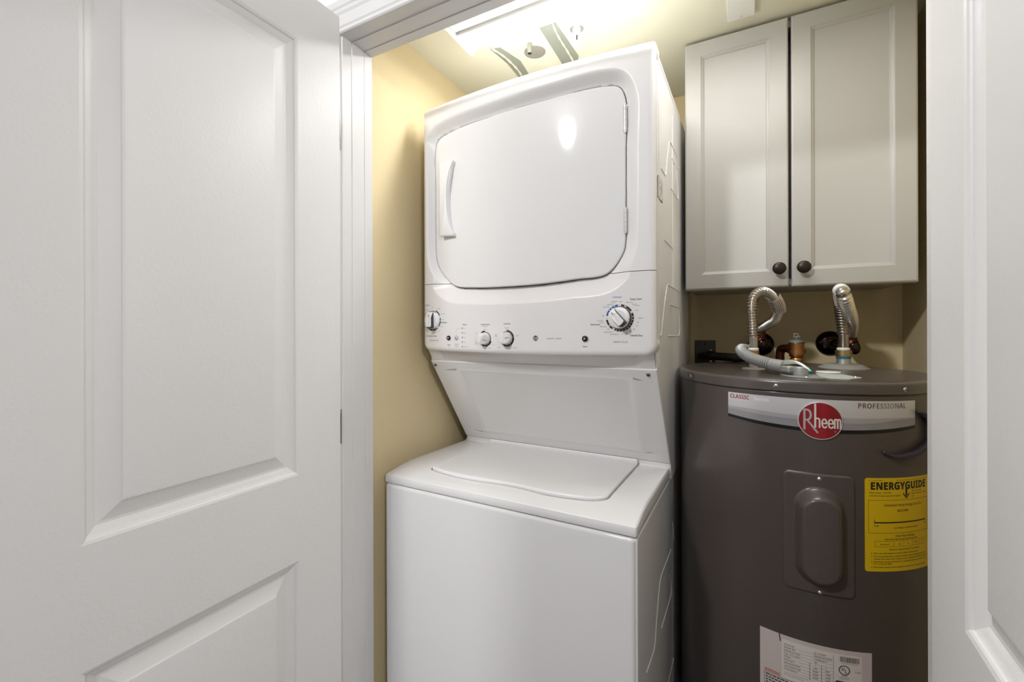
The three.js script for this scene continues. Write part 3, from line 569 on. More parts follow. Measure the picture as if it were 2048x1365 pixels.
{
  part('tank', lathe([[0, FL + .03], [TR, FL + .03], [TR, -.1455], [TR - .0025, -.1425], [TR - .003, -.139]], [TX, 0, TZ], 128), M.tank, heater);
  part('base_ring', lathe([[TR - .02, FL], [TR + .002, FL], [TR + .002, FL + .032], [TR - .01, FL + .036]], [TX, 0, TZ], 96), M.tankCap, heater);
  part('top_cap', lathe([[TR - .004, -.1400], [TR + .0018, -.1402], [TR + .0034, -.1388], [TR + .0034, -.1360], [TR + .0026, -.134], [TR + .0026, -.1212], [TR + .0006, -.1165], [TR - .004, -.1142], [TR - .012, -.1134], [.26, -.1140], [.15, -.1140], [0, -.1140]].map(p => p), [TX, 0, TZ], 128), M.tankCap, heater);
  for (const a of [-57.9, -11.3, 37.5, 95, 165, 235]) { const at = onTank(a, -.1288, TR + .0024), d = [Math.sin(a * Math.PI / 180), 0, Math.cos(a * Math.PI / 180)]; const s = part('screw', screw(at, d, .0047), M.screw, heater); part('screw_slot', screwSlot(at, d, .0047), M.slot, s); }
  // brand label: pale band with swooshes and a dark lower edge
  const bt = canvasTex(2048, 360, (c, w, h) => {
    // canvas covers u 0..1 (75 degrees), y -.2245 (bottom) .. -.1525 (top)
    const Hh = .072, Y = y => (-.1525 - y) / Hh * h;
    c.fillStyle = '#0c0c0e'; c.fillRect(0, 0, w, h);
    const arc = (a, m) => { c.beginPath(); c.moveTo(0, 0); c.lineTo(w, 0); for (let i = 0; i <= 60; i++) { const u = 1 - i / 60, y = a + (m - a) * (1 - (2 * u - 1) ** 2); c.lineTo(u * w, Y(y)); } c.closePath(); };
    arc(-.2050, -.2165); c.fillStyle = '#b4b2b3'; c.fill(); c.save(); c.clip();
    const gr = c.createLinearGradient(0, 0, 0, h); gr.addColorStop(0, '#d2d0d1'); gr.addColorStop(.5, '#c3c1c2'); gr.addColorStop(1, '#b0aeb0'); c.fillStyle = gr; c.fillRect(0, 0, w, h);
    const wave = (pts, col) => { c.beginPath(); c.moveTo(pts[0][0] * w, Y(pts[0][1])); for (let i = 1; i < pts.length; i++) { const p = pts[i - 1], q = pts[i]; c.bezierCurveTo((p[0] + (q[0] - p[0]) * .5) * w, Y(p[1]), (p[0] + (q[0] - p[0]) * .5) * w, Y(q[1]), q[0] * w, Y(q[1])); } c.lineTo(w, h); c.lineTo(0, h); c.closePath(); c.fillStyle = col; c.fill(); };
    wave([[0, -.1855], [.45, -.1905], [1, -.1885]], 'rgba(150,147,150,.55)'); wave([[0, -.1935], [.35, -.1985], [.65, -.2015], [1, -.1905]], 'rgba(128,125,128,.55)'); wave([[0, -.1905], [.3, -.2040], [.65, -.2045], [1, -.1965]], 'rgba(150,148,152,.6)');
    c.restore();
    c.font = 'bold 66px sans-serif'; c.fillStyle = '#8c1420'; c.textAlign = 'left'; c.textBaseline = 'middle'; c.fillText('CLASSIC', 26, Y(-.1612), 246);
    c.font = 'bold 58px sans-serif'; c.fillStyle = '#eceaeb'; c.fillText('Series', 322, Y(-.1615), 170);
    const pg = c.createLinearGradient(1370, 0, 2010, 0); pg.addColorStop(0, '#7a4a48'); pg.addColorStop(.2, '#5a4a42'); pg.addColorStop(.45, '#7f7a76'); pg.addColorStop(.6, '#8a8682'); pg.addColorStop(.75, '#575356'); pg.addColorStop(1, '#9b979a');
    c.font = 'bold 76px sans-serif'; c.fillStyle = pg; c.textAlign = 'left'; c.fillText('PROFESSIONAL', 1366, Y(-.1628), 640);
  });
  part('brand_label', patch(-32.0, 43.0, () => -.1525, (u) => -.2100 - .0125 * (1 - (2 * u - 1) ** 2), TR - .001, TR + .0008, 60, 6), P({ map: bt, roughness: .35, metalness: .25, clearcoat: .3, clearcoatRoughness: .2 }), heater, 'pale silver label band with swooshes');
  // oval badge, slightly proud
  const oval = (a0, rx, ry, yc, r0, r1, tex) => {
    const pos = [], uv = [], idx = [], N = 72, K = 8; pos.push(...onTank(a0, yc, r1)); uv.push(.5, .5);
    const lay = []; for (let k = 1; k <= K; k++) lay.push([k / K * .985, r1]); lay.push([1, r1 - .0006], [1, r0]);
    for (const [f, r] of lay) for (let i = 0; i < N; i++) { const t = i / N * 2 * Math.PI, x = rx * f * Math.cos(t), y = ry * f * Math.sin(t); pos.push(...onTank(a0 + x / TR * 180 / Math.PI, yc + y, r)); uv.push(.5 + .5 * f * Math.cos(t), .5 + .5 * f * Math.sin(t)); }
    for (let i = 0; i < N; i++) idx.push(0, 1 + i, 1 + (i + 1) % N); for (let k = 0; k + 1 < lay.length; k++) for (let i = 0; i < N; i++) { const a = 1 + k * N + i, b = 1 + k * N + (i + 1) % N; idx.push(a, a + N, b, b, a + N, b + N); }
    const g = new THREE.BufferGeometry(); g.setAttribute('position', new THREE.Float32BufferAttribute(pos, 3)); g.setAttribute('uv', new THREE.Float32BufferAttribute(uv, 2)); g.setIndex(idx); return toCreasedNormals(g, .6);
  };
  const badge = canvasTex(1024, 1024, (c, w, h) => {
    c.fillStyle = '#c9c5c2'; c.fillRect(0, 0, w, h); c.beginPath(); c.ellipse(w / 2, h / 2, w * .474, h * .474, 0, 0, 7); const g = c.createLinearGradient(0, 0, w, 0); g.addColorStop(0, '#8d0f1c'); g.addColorStop(.55, '#a01322'); g.addColorStop(1, '#7e0d18'); c.fillStyle = g; c.fill();
    const SV = '#b9b5b6', WH = '#e9e4de';
    // R with a long leg
    c.lineJoin = 'miter'; c.lineCap = 'butt'; c.strokeStyle = SV; c.lineWidth = 50;
    c.beginPath(); c.moveTo(155, 210); c.lineTo(155, 775); c.stroke();
    c.beginPath(); c.moveTo(130, 226); c.lineTo(205, 226); c.bezierCurveTo(330, 226, 330, 500, 205, 505); c.lineTo(175, 505); c.stroke();
    c.lineWidth = 46; c.beginPath(); c.moveTo(218, 500); c.lineTo(455, 842); c.stroke();
    // tall h
    c.strokeStyle = WH; c.lineWidth = 46; c.beginPath(); c.moveTo(398, 48); c.lineTo(398, 700); c.stroke();
    c.lineWidth = 40; c.beginPath(); c.moveTo(398, 500); c.bezierCurveTo(405, 425, 492, 425, 494, 500); c.lineTo(494, 700); c.stroke();
    const e = (x) => { c.lineWidth = 38; c.beginPath(); c.moveTo(x + 22, 572); c.lineTo(x + 118, 572); c.bezierCurveTo(x + 122, 430, x + 22, 420, x + 20, 560); c.bezierCurveTo(x + 16, 710, x + 110, 715, x + 116, 635); c.stroke(); };
    e(532); e(676);
    c.lineWidth = 38; c.beginPath(); c.moveTo(832, 440); c.lineTo(832, 700); c.stroke(); c.beginPath(); c.moveTo(832, 500); c.bezierCurveTo(838, 430, 896, 430, 898, 500); c.lineTo(898, 700); c.stroke(); c.beginPath(); c.moveTo(898, 500); c.bezierCurveTo(904, 430, 960, 430, 962, 500); c.lineTo(962, 700); c.stroke();
    c.lineWidth = 5; c.strokeStyle = SV; c.beginPath(); c.arc(845, 775, 20, 0, 7); c.stroke(); c.font = 'bold 26px sans-serif'; c.fillStyle = SV; c.textAlign = 'center'; c.textBaseline = 'middle'; c.fillText('R', 845, 777);
  });
  part('badge', oval(4.6, .0400, .0400, -.1972, TR, TR + .0042), P({ map: badge, roughness: .3, metalness: .35, clearcoat: .5, clearcoatRoughness: .15 }), heater, 'red oval badge with silver rim');
  // yellow energy label
  const et = canvasTex(800, 1000, (c, w, h) => {
    c.fillStyle = '#d9b400'; c.fillRect(0, 0, w, h); c.fillStyle = '#16140c'; c.strokeStyle = '#16140c';
    const t = (s, x, y, px, al = 'left', wt = '', mw) => { c.font = `${wt} ${px}px sans-serif`; c.textAlign = al; c.textBaseline = 'middle'; c.fillText(s, x, y, mw); };
    t('U.S. Government', 38, 26, 19, 'left', '', 140); t('Federal law prohibits removal of this label before consumer purchase.', 330, 26, 17, 'left', '', 430);
    // chunky heading
    t('ENERGYGUIDE', 396, 86, 108, 'center', 'bold', 690); c.lineWidth = 5; c.font = 'bold 108px sans-serif'; c.strokeText('ENERGYGUIDE', 396, 86, 690);
    c.fillRect(441, 100, 24, 95); c.beginPath(); c.moveTo(410, 160); c.lineTo(453, 208); c.lineTo(496, 160); c.lineTo(496, 178); c.lineTo(453, 228); c.lineTo(410, 178); c.closePath(); c.fill();
    t('Water Heater - ELECTRIC', 44, 158, 22, 'left', 'bold', 230); t('Tank Size (Storage Capacity): 40 gallons', 44, 190, 22, 'left', 'bold', 340); t('Rheem Sales Company', 520, 146, 20, 'left', 'bold', 150); t('Model PROE40 M2', 520, 176, 20, 'left', 'bold', 150); t('RH95', 690, 176, 20, 'left', 'bold', 70); t('UM', 520, 206, 20, 'left', 'bold');
    c.lineWidth = 3; c.strokeRect(34, 238, 740, 352);
    t('Estimated Yearly Energy Cost of a', 430, 292, 36, 'center', 'bold', 470); t('4622 kWh', 410, 352, 36, 'center', 'bold', 140);
    c.fillRect(92, 470, 640, 14); c.fillRect(92, 440, 5, 50); c.fillRect(728, 462, 4, 22); t('$126', 88, 512, 22, 'left', 'bold'); t('$xx', 712, 512, 20, 'left', 'bold'); t('Cost Range of Similar Models', 300, 536, 22, 'left', 'bold', 360);
    t('First Hour Rating', 440, 622, 32, 'center', 'bold', 240); t('(How much hot water you get in the first hour of use)', 400, 656, 26, 'center', 'bold', 400);
    c.lineWidth = 2.5; c.strokeRect(100, 676, 620, 60); c.beginPath(); for (const x of [300, 420, 530, 640]) { c.moveTo(x, 676); c.lineTo(x, 736); } c.stroke(); t('very small', 200, 708, 20, 'center', 'bold'); t('low', 372, 708, 20, 'center', 'bold'); t('53', 476, 708, 20, 'center', 'bold'); t('medium', 586, 704, 18, 'center', 'bold'); t('high', 680, 702, 18, 'center', 'bold');
    t('Based on a typical family of four people', 440, 766, 24, 'center', 'bold', 380);
    [['Your cost will depend on your utility rates and use.', 806], ['Cost range based only on models of similar capacity fueled by electricity,', 838], ['models that have other energy sources may have different costs.', 866], ['Estimated energy cost based on a national average electricity cost', 896], ['of 12 cents per kWh.', 920], ['Estimated yearly use is based on normal use. ftc.gov/energy', 954]].forEach(([s, y], i) => { if (i !== 2 && i !== 4) c.fillRect(60, y - 4, 10, 8); t(s, 82, y, 22, 'left', 'bold', i === 4 ? 200 : 660); });
  });
  part('energy_label', patch(20.7, 51.8, () => -.3115, () => -.5045, TR - .001, TR + .0006, 28, 8, .005), S({ map: et, roughness: .5 }), heater, 'yellow energy label with black print');
  // rating and warning label
  const rt = canvasTex(1024, 1024, (c, w, h) => {
    // 41.1 degrees = .206 m wide, .206 m tall from y -.6745 downwards
    c.fillStyle = '#c4b8b2'; c.fillRect(0, 0, w, h); c.fillStyle = '#d6ccc5'; c.beginPath(); c.roundRect(212, 44, 716, 420, 14); c.fill();
    const t = (s, x, y, px, al = 'left', wt = '', mw) => { c.font = `${wt} ${px}px sans-serif`; c.textAlign = al; c.textBaseline = 'middle'; c.fillText(s, x, y, mw); };
    c.fillStyle = '#3a2f4a'; c.save(); c.translate(190, 14); c.rotate(-.12); c.fillRect(-5, -22, 11, 86); c.restore();
    c.fillStyle = '#35302e'; c.strokeStyle = '#35302e'; c.lineWidth = 2.2;
    const rows = ['Serial No.', 'Model No.', 'Manufacture Date', 'Cap. U.S. Gals.', 'Phase', 'Volts AC', 'Upper Element Watts', 'Lower Element Watts', 'Total Watts'];
    rows.forEach((s, i) => { const y = 92 + i * 33; t(s, 232, y, 22, 'left', 'bold', 150); c.beginPath(); c.moveTo(226, y + 17); c.lineTo(672, y + 17); c.stroke(); });
    [['Q1 372787', 500], ['PROE40 M2 RH95', 500], ['17MAR2017', 500], ['40', 505], ['1', 510], ['240', 495], ['4500', 490], ['4500', 490], ['4500', 490]].forEach(([s, x], i) => t(s, x, 92 + i * 33, 22, 'left', 'bold', 160));
    ['1', '208', '3380', '3380', '3380'].forEach((s, i) => t(s, 600, 92 + (i + 4) * 33, 22, 'left', 'bold'));
    c.fillRect(462, 206, 4, 190); c.fillRect(566, 206, 4, 190); c.fillRect(672, 70, 3, 390);
    t('Tank pressure and working pressure as tested.', 232, 398, 17, 'left', '', 220); t('Non simultaneous wiring.', 232, 420, 17, 'left', '', 180);
    let x = 732; const r = rng(31); while (x < 900) { const l = 2 + 5 * r(); c.fillRect(x, 66, l, 56); x += l + 2 + 4 * r(); } t('RHLNM05127Q372787', 818, 134, 15, 'center', '', 170);
    c.lineWidth = 9; c.beginPath(); c.ellipse(770, 206, 46, 46, 0, 0, 7); c.stroke(); t('U', 758, 196, 46, 'center', 'bold'); t('L', 784, 218, 46, 'center', 'bold'); t('LISTED', 770, 266, 17, 'center', 'bold'); t('STORAGE TANK', 770, 284, 13, 'center'); t('WATER HEATER', 770, 298, 13, 'center'); t('G 7295', 893, 212, 16, 'center', 'bold');
    c.beginPath(); c.roundRect(690, 322, 190, 52, 20); c.fill(); c.fillStyle = '#d6ccc5'; t('AHRI CERTIFIED', 785, 349, 26, 'center', 'bold', 160);
    c.fillStyle = '#8a5a4a'; for (let k = 0; k < 26; k++) { c.globalAlpha = .35 + .4 * r(); c.fillRect(336 + 34 * r() + (k > 12 ? -30 : 30), 190 + 150 * r(), 3 + 5 * r(), 2 + 4 * r()); } c.globalAlpha = 1;
    c.fillStyle = '#a83226'; t('WARNING', 46, 448, 44, 'left', 'bold', 150); c.strokeStyle = '#2b2725'; c.lineWidth = 4; c.strokeRect(44, 474, 500, 500); c.fillStyle = '#2b2725';
    t('ELECTRICAL SHOCK HAZARD', 330, 520, 26, 'left', 'bold', 200);
    for (let i = 0; i < 15; i++) { let xx = 58; const y = 488 + i * 30; while (xx < 320) { const l = 12 + 30 * r(); c.fillRect(xx, y, Math.min(l, 320 - xx), 14); xx += l + 8; } }
    c.fillStyle = '#2b2725'; let xb = 560; while (xb < 660) { const l = 2 + 7 * r(); c.fillRect(xb, 440, l, 60); xb += l + 2 + 4 * r(); }
  });
  part('rating_label', patch(-17.9, 23.2, () => -.6745, () => -.8805, TR - .001, TR + .0006, 36, 4), S({ map: rt, roughness: .55 }), heater, 'pale rating label with a red warning heading');
  // element access cover: plate with an oblong dome
  const A0 = -8.9, A1 = 16.85, PY0 = -.5655, PY1 = -.3095, ac = 4.6, yc = -.4420;
  const txtBump = canvasTex(256, 256, (c, w, h) => { c.fillStyle = '#808080'; c.fillRect(0, 0, w, h); c.fillStyle = '#c8c8c8'; c.font = 'bold 21px sans-serif'; c.textAlign = 'center'; ['DISCONNECT', 'POWER BEFORE', 'REMOVING PANEL', 'COUPEZ LE', 'COURANT AVANT', "D'ENLEVER LE", 'PANNEAU'].forEach((s, i) => c.fillText(s, w / 2, 34 + i * 33, 236)); });
  txtBump.colorSpace = THREE.NoColorSpace;
  const NU = 90, NV = 130;
  const cover = grid(NU, NV, (u, v) => {
    let du = u, dv = v; const W = (A1 - A0) * Math.PI / 180 * TR, Hh = PY1 - PY0;
    let x = (u - .5) * W, y = (v - .5) * Hh; const R = .012;
    const qx = Math.abs(x) - W / 2 + R, qy = Math.abs(y) - Hh / 2 + R; if (qx > 0 && qy > 0) { const l = Math.hypot(qx, qy); if (l > R) { x = Math.sign(x) * (W / 2 - R + qx * R / l); y = Math.sign(y) * (Hh / 2 - R + qy * R / l); } }
    const sd = sdRound(x, y, -W / 2, W / 2, -Hh / 2, Hh / 2, R), e = -sd; let h = .0042; if (e < .004) h = .0042 - .0040 * (1 - Math.sqrt(Math.max(0, 1 - (1 - e / .004) ** 2)));
    const dx = x - .0005, dy = y - (yc - (PY0 + PY1) / 2), hl = .0585; const cap = Math.hypot(dx, Math.max(0, Math.abs(dy) - hl));
    const s = smooth((.0465 - cap) / .021); h += .029 * s;
    const a = (A0 + A1) / 2 + x / TR * 180 / Math.PI; return [...onTank(a, (PY0 + PY1) / 2 + y, TR + h), .5 + dx / .052, .5 + (dy + .052) / .052];
  });
  const mCover = M.tank.clone();
  const acc = part('element_cover', cover, mCover, heater);
  // raised warning text on the dome
  const et2 = grid(20, 20, (u, v) => { const x = (u - .5) * .040 + .0005, y = yc - .0535 + (v - .5) * .046; return [...onTank((A0 + A1) / 2 + x / TR * 180 / Math.PI, y, TR + .0334), u, v]; });
  const mEmb = M.tank.clone(); mEmb.bumpMap = txtBump; mEmb.bumpScale = .0011; part('embossed_text', et2, mEmb, acc, 'raised warning lettering');
  for (const [a, y] of [[4.2, -.3200], [4.3, -.5600]]) { const d = [Math.sin(a * Math.PI / 180), 0, Math.cos(a * Math.PI / 180)], at = onTank(a, y, TR + .0042); const s = part('screw', screw(at, d, .0042), M.screw, acc); }
  // fittings on top
  const cold = [.0205, TY, -1.394], hot = [.2463, TY, -1.540];
  const nut = (at, h, r, m = M.brassPale) => { const g = new THREE.CylinderGeometry(r, r, h, 6); g.rotateY(.3); g.translate(at[0], at[1] + h / 2, at[2]); return g; };
  part('pipe_nipple', [cyl(.0115, .0115, cold, [cold[0], -.060, cold[2]], 28)], M.zinc, heater);
  part('outlet_grommet', lathe([[.012, .004], [.022, .0035], [.029, .001], [.03, -.001]], cold, 36), M.flange, heater);
  part('hot_nipple', lathe([[0, .05], [.0165, .05], [.0165, .048], [.0165, 0]], [hot[0], TY, hot[2]], 32), M.zinc, heater);
  part('outlet_flange', lathe([[.017, .0115], [.040, .0110], [.044, .0095], [.060, .0005], [.060, -.001]], [hot[0], TY, hot[2]], 48), M.flange, heater);
  part('nipple_band', lathe([[.0168, .0255], [.0173, .0257], [.0173, .0325], [.0168, .0327]], [hot[0], TY, hot[2]], 32), M.blueRing, heater, 'blue band');
  // junction cover plates
  const fan = (c, pts, h, m, name, lab) => { const g = extr(roundPoly(pts.map(p => [p[0], -p[1]]), .006, 4), h, .0006); g.rotateX(-Math.PI / 2); g.translate(0, TY + .0002, 0); return part(name, g, m, heater, lab); };
  fan(0, [[.0729, -1.236], [.090, -1.190], [.130, -1.172], [.158, -1.182], [.150, -1.262], [.100, -1.276]], .0018, M.flange, 'junction_plate');
  const jp = fan(0, [[.1520, -1.300], [.150, -1.215], [.163, -1.185], [.200, -1.180], [.2297, -1.222], [.205, -1.280]], .0030, M.paleGreen, 'junction_cover', 'pale green cover plate');
  part('screw', screw([.2175, TY + .0032, -1.225], [0, 1, 0], .004), M.screw, heater); part('screw', screw([.122, TY + .002, -1.186], [0, 1, 0], .004), M.screw, heater);
  const dl = lathe([[0, .0016], [.026, .0016], [.0265, 0]], [.1876, TY, -1.372], 36); part('round_sticker', dl, M.whitePlastic, heater, 'white round sticker lying on the top');
  const gs = new THREE.SphereGeometry(.006, 16, 10); gs.scale(1, .8, 1); gs.translate(.1435, TY + .004, -1.325); part('ground_screw', gs, M.green, heater, 'green screw head');
  // relief valve
  const rx = .1394, rz = -1.60;
  const rv = part('relief_valve', [lathe([[.016, TY - .001], [.0175, -.1005], [.0175, -.094], [.0145, -.092], [.0145, -.090], [.0195, -.089], [.0195, -.080]], [rx, 0, rz], 32), (() => { const g = new THREE.CylinderGeometry(.0238, .0238, .0125, 6); g.rotateY(.35); g.translate(rx, -.0735, rz); return g; })(), lathe([[.0195, -.067], [.0200, -.050], [.0215, -.048], [.0215, -.0445], [0, -.0445]], [rx, 0, rz], 36)], M.brass, heater, 'brass relief valve');
  part('valve_cap', lathe([[.0208, -.0446], [.0195, -.0405], [.014, -.0372], [.005, -.0358], [0, -.0356]], [rx, 0, rz], 36), M.blueCap, rv);
  const lever = sweep([[rx - .0065, -.0285, rz], [rx - .006, -.0195, rz], [rx + .004, -.0190, rz], [rx + .0058, -.0285, rz], [rx + .0095, -.0290, rz]], .0014, 50, 8);
  part('lever', [lever, cyl(.0014, .0014, [rx, -.036, rz], [rx, -.024, rz], 10), cyl(.0014, .0014, [rx - .009, -.0283, rz], [rx + .006, -.0283, rz], 8)], M.screw, rv);
  part('outlet_pipe', [cyl(.0125, .0125, [rx - .010, -.062, rz - .002], [rx - .034, -.066, rz - .025], 24), sweep([[rx - .028, -.065, rz - .02], [rx - .038, -.068, rz - .03], [rx - .041, -.082, rz - .034], [rx - .041, -.113, rz - .034]], .0125, 30, 18)], M.copperDark, rv);
}
// ---------------------------------------------------------------- flexible water connectors
{
  const o = thing('water_connector', 'left corrugated steel water hose bent into a loop with a barcode paper tag', 'water hose', [.0205, -.06, -1.394], 0, 'hoses above the water heater');
  const path = [[.0205, -.026, -1.394], [.0190, .005, -1.394], [.0177, .035, -1.395], [.0175, .0643, -1.396], [.0237, .0880, -1.405], [.0424, .1015, -1.425], [.0648, .0930, -1.46], [.0816, .0717, -1.50], [.0890, .0480, -1.55], [.0829, .0260, -1.60], [.0649, .0098, -1.66], [.0480, -.0016, -1.70]];
  part('corrugated_hose', sweep(path, corr(.0126, .0026, .0078), 760, 20), M.steel, o);
  part('end_sleeve', [cyl(.0112, .0112, [.0206, -.0655, -1.394], [.0205, -.022, -1.394], 28)], M.steel, o);
  part('gasket', lathe([[.009, -.0635], [.0130, -.0632], [.0130, -.0560], [.009, -.0555]], [.0206, 0, -1.394], 28), M.whitePlastic, o);
  const n = new THREE.CylinderGeometry(.0148, .0148, .017, 6); n.rotateY(.2); n.translate(.0206, -.0725, -1.394); part('union_nut', n, M.brass, o);
  // paper tag wrapped over the far side of the loop
  const tag = canvasTex(256, 256, (c, w, h) => { c.fillStyle = '#f1e4da'; c.fillRect(0, 0, w, h); c.fillStyle = '#6a5f58'; const r = rng(3); let y = 30; while (y < 226) { const l = 2 + 6 * r(); c.fillRect(26, y, 74, l); y += l + 3 + 4 * r(); } for (let i = 0; i < 4; i++) { let q = 40; while (q < 210) { const l = 8 + 22 * r(); c.fillRect(122 + i * 27, q, 9, l); q += l + 6; } } });
  const cv = new THREE.CatmullRomCurve3(path.map(p => new THREE.Vector3(...p)), false, 'centripetal'), view = new THREE.Vector3(-.02, 0, 1);
  const tg = grid(24, 16, (u, v) => { const s = .425 + .175 * v, p = cv.getPointAt(s), t = cv.getTangentAt(s), a = view.clone().addScaledVector(t, -view.dot(t)).normalize(), b = t.clone().cross(a).normalize(), an = (u - .5) * 2.5 - .3, fl = .0176 + .006 * Math.max(0, u - .62) * 2; const q = p.clone().addScaledVector(a, Math.cos(an) * fl).addScaledVector(b, -Math.sin(an) * fl); return [q.x, q.y, q.z, u, 1 - v]; });
  part('paper_tag', tg, S({ map: tag, roughness: .8, side: THREE.DoubleSide }), o, 'buff paper tag with a barcode');
  const o2 = thing('water_connector', 'right corrugated steel water hose bent forward above the grey flange, without a tag', 'water hose', [.2463, -.06, -1.54], 0, 'hoses above the water heater');
  const p2 = [[.2450, -.0185, -1.53], [.2432, .004, -1.528], [.2408, .0250, -1.522], [.2345, .0640, -1.50], [.2262, .0900, -1.46], [.2235, .0985, -1.435], [.2262, .0880, -1.415], [.2400, .0578, -1.45], [.2620, .0258, -1.53], [.2800, .0030, -1.62], [.2922, -.0194, -1.70]];
  part('corrugated_hose', sweep(p2, corr(.0142, .0030, .0090), 700, 20), M.steel, o2);
  part('hose_collar', (() => { const c2 = new THREE.CatmullRomCurve3(p2.map(p => new THREE.Vector3(...p)), false, 'centripetal'), pts = []; for (let k = 0; k <= 6; k++) pts.push(c2.getPointAt(.330 + .030 * k / 6).toArray()); return sweep(pts, .0182, 12, 24); })(), M.whitePlastic, o2, 'pale collar at the bend');
  part('end_sleeve', cyl(.0120, .0120, [.2464, -.058, -1.54], [.2450, -.0150, -1.53], 28), M.steel, o2);
  part('gasket', lathe([[.009, -.0645], [.0155, -.0642], [.0155, -.0575], [.009, -.057]], [.2463, 0, -1.54], 28), M.whitePlastic, o2);
  const n2 = new THREE.CylinderGeometry(.0205, .0205, .0165, 6); n2.rotateY(.62); n2.translate(.2463, -.0728, -1.54); part('union_nut', n2, M.brassPale, o2);
  part('nut_collar', lathe([[.0145, -.0812], [.0150, -.081], [.0150, -.0642], [.0145, -.064]], [.2463, -.0042, -1.54], 28), M.brass, o2);
}
// ---------------------------------------------------------------- shut-off valves on the back wall
function valve(label, esc, bx, by, bz, side) {
  const o = thing('shutoff_valve', label, 'valve', [esc[0], esc[1], ZB]);
  part('escutcheon', lathe([[.0405, 0], [.0405, .004], [.036, .010], [.026, .0165], [.016, .019], [.0, .0195]], [esc[0], esc[1], ZB], 48, 'z'), M.bronze, o);
  part('stub_pipe', cyl(.0105, .0105, [esc[0], esc[1], ZB + .004], [bx, by, bz], 24), M.bronze, o);
  part('valve_body', [(() => { const g = new THREE.SphereGeometry(.0175, 24, 16); g.scale(1, 1.25, 1); g.translate(bx, by, bz); return g; })(), cyl(.0135, .0135, [bx, by, bz], [bx, by + .032, bz + .003], 24)], M.copperDark, o);
  part('valve_handle', [cyl(.0055, .0055, [bx, by, bz], [bx + side * .004, by - .012, bz + .022], 14), (() => { const g = new THREE.SphereGeometry(.014, 24, 14); g.scale(1, 1.4, .4); g.translate(bx + side * .004, by - .013, bz + .024); return g; })()], M.bronze, o);
  return o;
}
valve('dark bronze shut-off valve on the back wall behind the left water hose', [.050, -.058], .0475, -.045, -1.712, 1);
valve('dark bronze shut-off valve with a round wall flange behind the right water hose', [.250, -.0525], .2935, -.050, -1.705, 1);
// ---------------------------------------------------------------- wall plate and flexible conduit
{
  const o = thing('cover_plate', 'dark metal outlet cover plate low on the back wall behind the water heater', 'wall plate', [-.131, -.091, ZB]);
  const g = nested(-.1675, -.0965, -.148, -.046, [[0, 0], [0, .003], [.003, .0065], [.006, .0068]], .3); g.translate(0, 0, ZB);
  part('plate', g, M.plate, o);
  const s = part('screw', screw([-.132, -.060, ZB + .0068], [0, 0, 1], .004), M.screwDark, o); part('screw_slot', screwSlot([-.132, -.060, ZB + .0068], [0, 0, 1], .004), M.slot, s);
  const c = thing('flexible_conduit', 'grey ribbed flexible cable conduit curling across the water heater top', 'conduit', [.02, -.10, -1.5]);
  const pth = [[-.118, -.1000, -1.738], [-.0900, -.1005, -1.715], [-.0500, -.1005, -1.68], [-.0150, -.0985, -1.63], [.0080, -.0900, -1.57], [.0140, -.0760, -1.51], [.0040, -.0640, -1.455], [-.0095, -.0600, -1.405], [-.0060, -.0675, -1.36], [.0115, -.0784, -1.325], [.0392, -.0868, -1.288], [.0710, -.0935, -1.254]];
  const cc = new THREE.CatmullRomCurve3(pth.map(p => new THREE.Vector3(...p)), false, 'centripetal'), cut = (a, b) => { const q = []; for (let k = 0; k <= 24; k++) q.push(cc.getPointAt(a + (b - a) * k / 24).toArray()); return q; };
  part('ribbed_conduit', sweep(cut(.36, 1), corr(.0124, .0025, .0068), 560, 18), M.conduit, c); part('shaded_rear_conduit', sweep(cut(0, .362), corr(.0118, .0024, .0068), 320, 18), M.conduitDark, c, 'rear length of conduit with shade put into its dark colour');  // rear length gets a darker colour for the shadow it lies in
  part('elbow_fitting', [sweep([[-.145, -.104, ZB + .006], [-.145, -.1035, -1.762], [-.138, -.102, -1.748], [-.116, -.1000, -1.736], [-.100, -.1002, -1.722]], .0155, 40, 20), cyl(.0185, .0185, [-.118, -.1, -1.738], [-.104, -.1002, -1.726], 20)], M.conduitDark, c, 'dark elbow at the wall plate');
  part('clamp_screw', screw([-.1085, -.0800, -1.728], [0, 1, .3], .005), M.screw, c); part('clamp_screw', screw([-.1085, -.1205, -1.722], [0, -.4, 1], .005), M.screw, c);
  part('clamp_connector', [cyl(.0150, .0160, [.058, -.0912, -1.266], [.084, -.0948, -1.244], 22), box(-.017, .017, -.010, .006, -.017, .017, .005).applyMatrix4(new THREE.Matrix4().makeRotationY(.6).setPosition(.094, -.0965, -1.238)), lathe([[.0145, TY + .002], [.0152, TY + .004], [.0152, -.094], [.013, -.091], [0, -.090]], [.1145, 0, -1.2264], 30)], M.conduit, c);
  const arch = grid(30, 10, (u, v) => { const x = .074 + .052 * u, y = -.0795 + .0045 * Math.sin(u * 2.2) - .0155 * Math.max(0, u - .45) ** 1.5 * 2.2, z = -1.251 + .030 * u, a = (v - .5) * 2.6; return [x - .0145 * Math.sin(a) * .45, y - .013 * (1 - Math.cos(a)), z - .0145 * Math.sin(a)]; });
  part('clamp_strap', arch, S({ color: C(.5, .52, .49), roughness: .3, metalness: .8, side: THREE.DoubleSide }), c, 'bright bent strap over the connector');
}
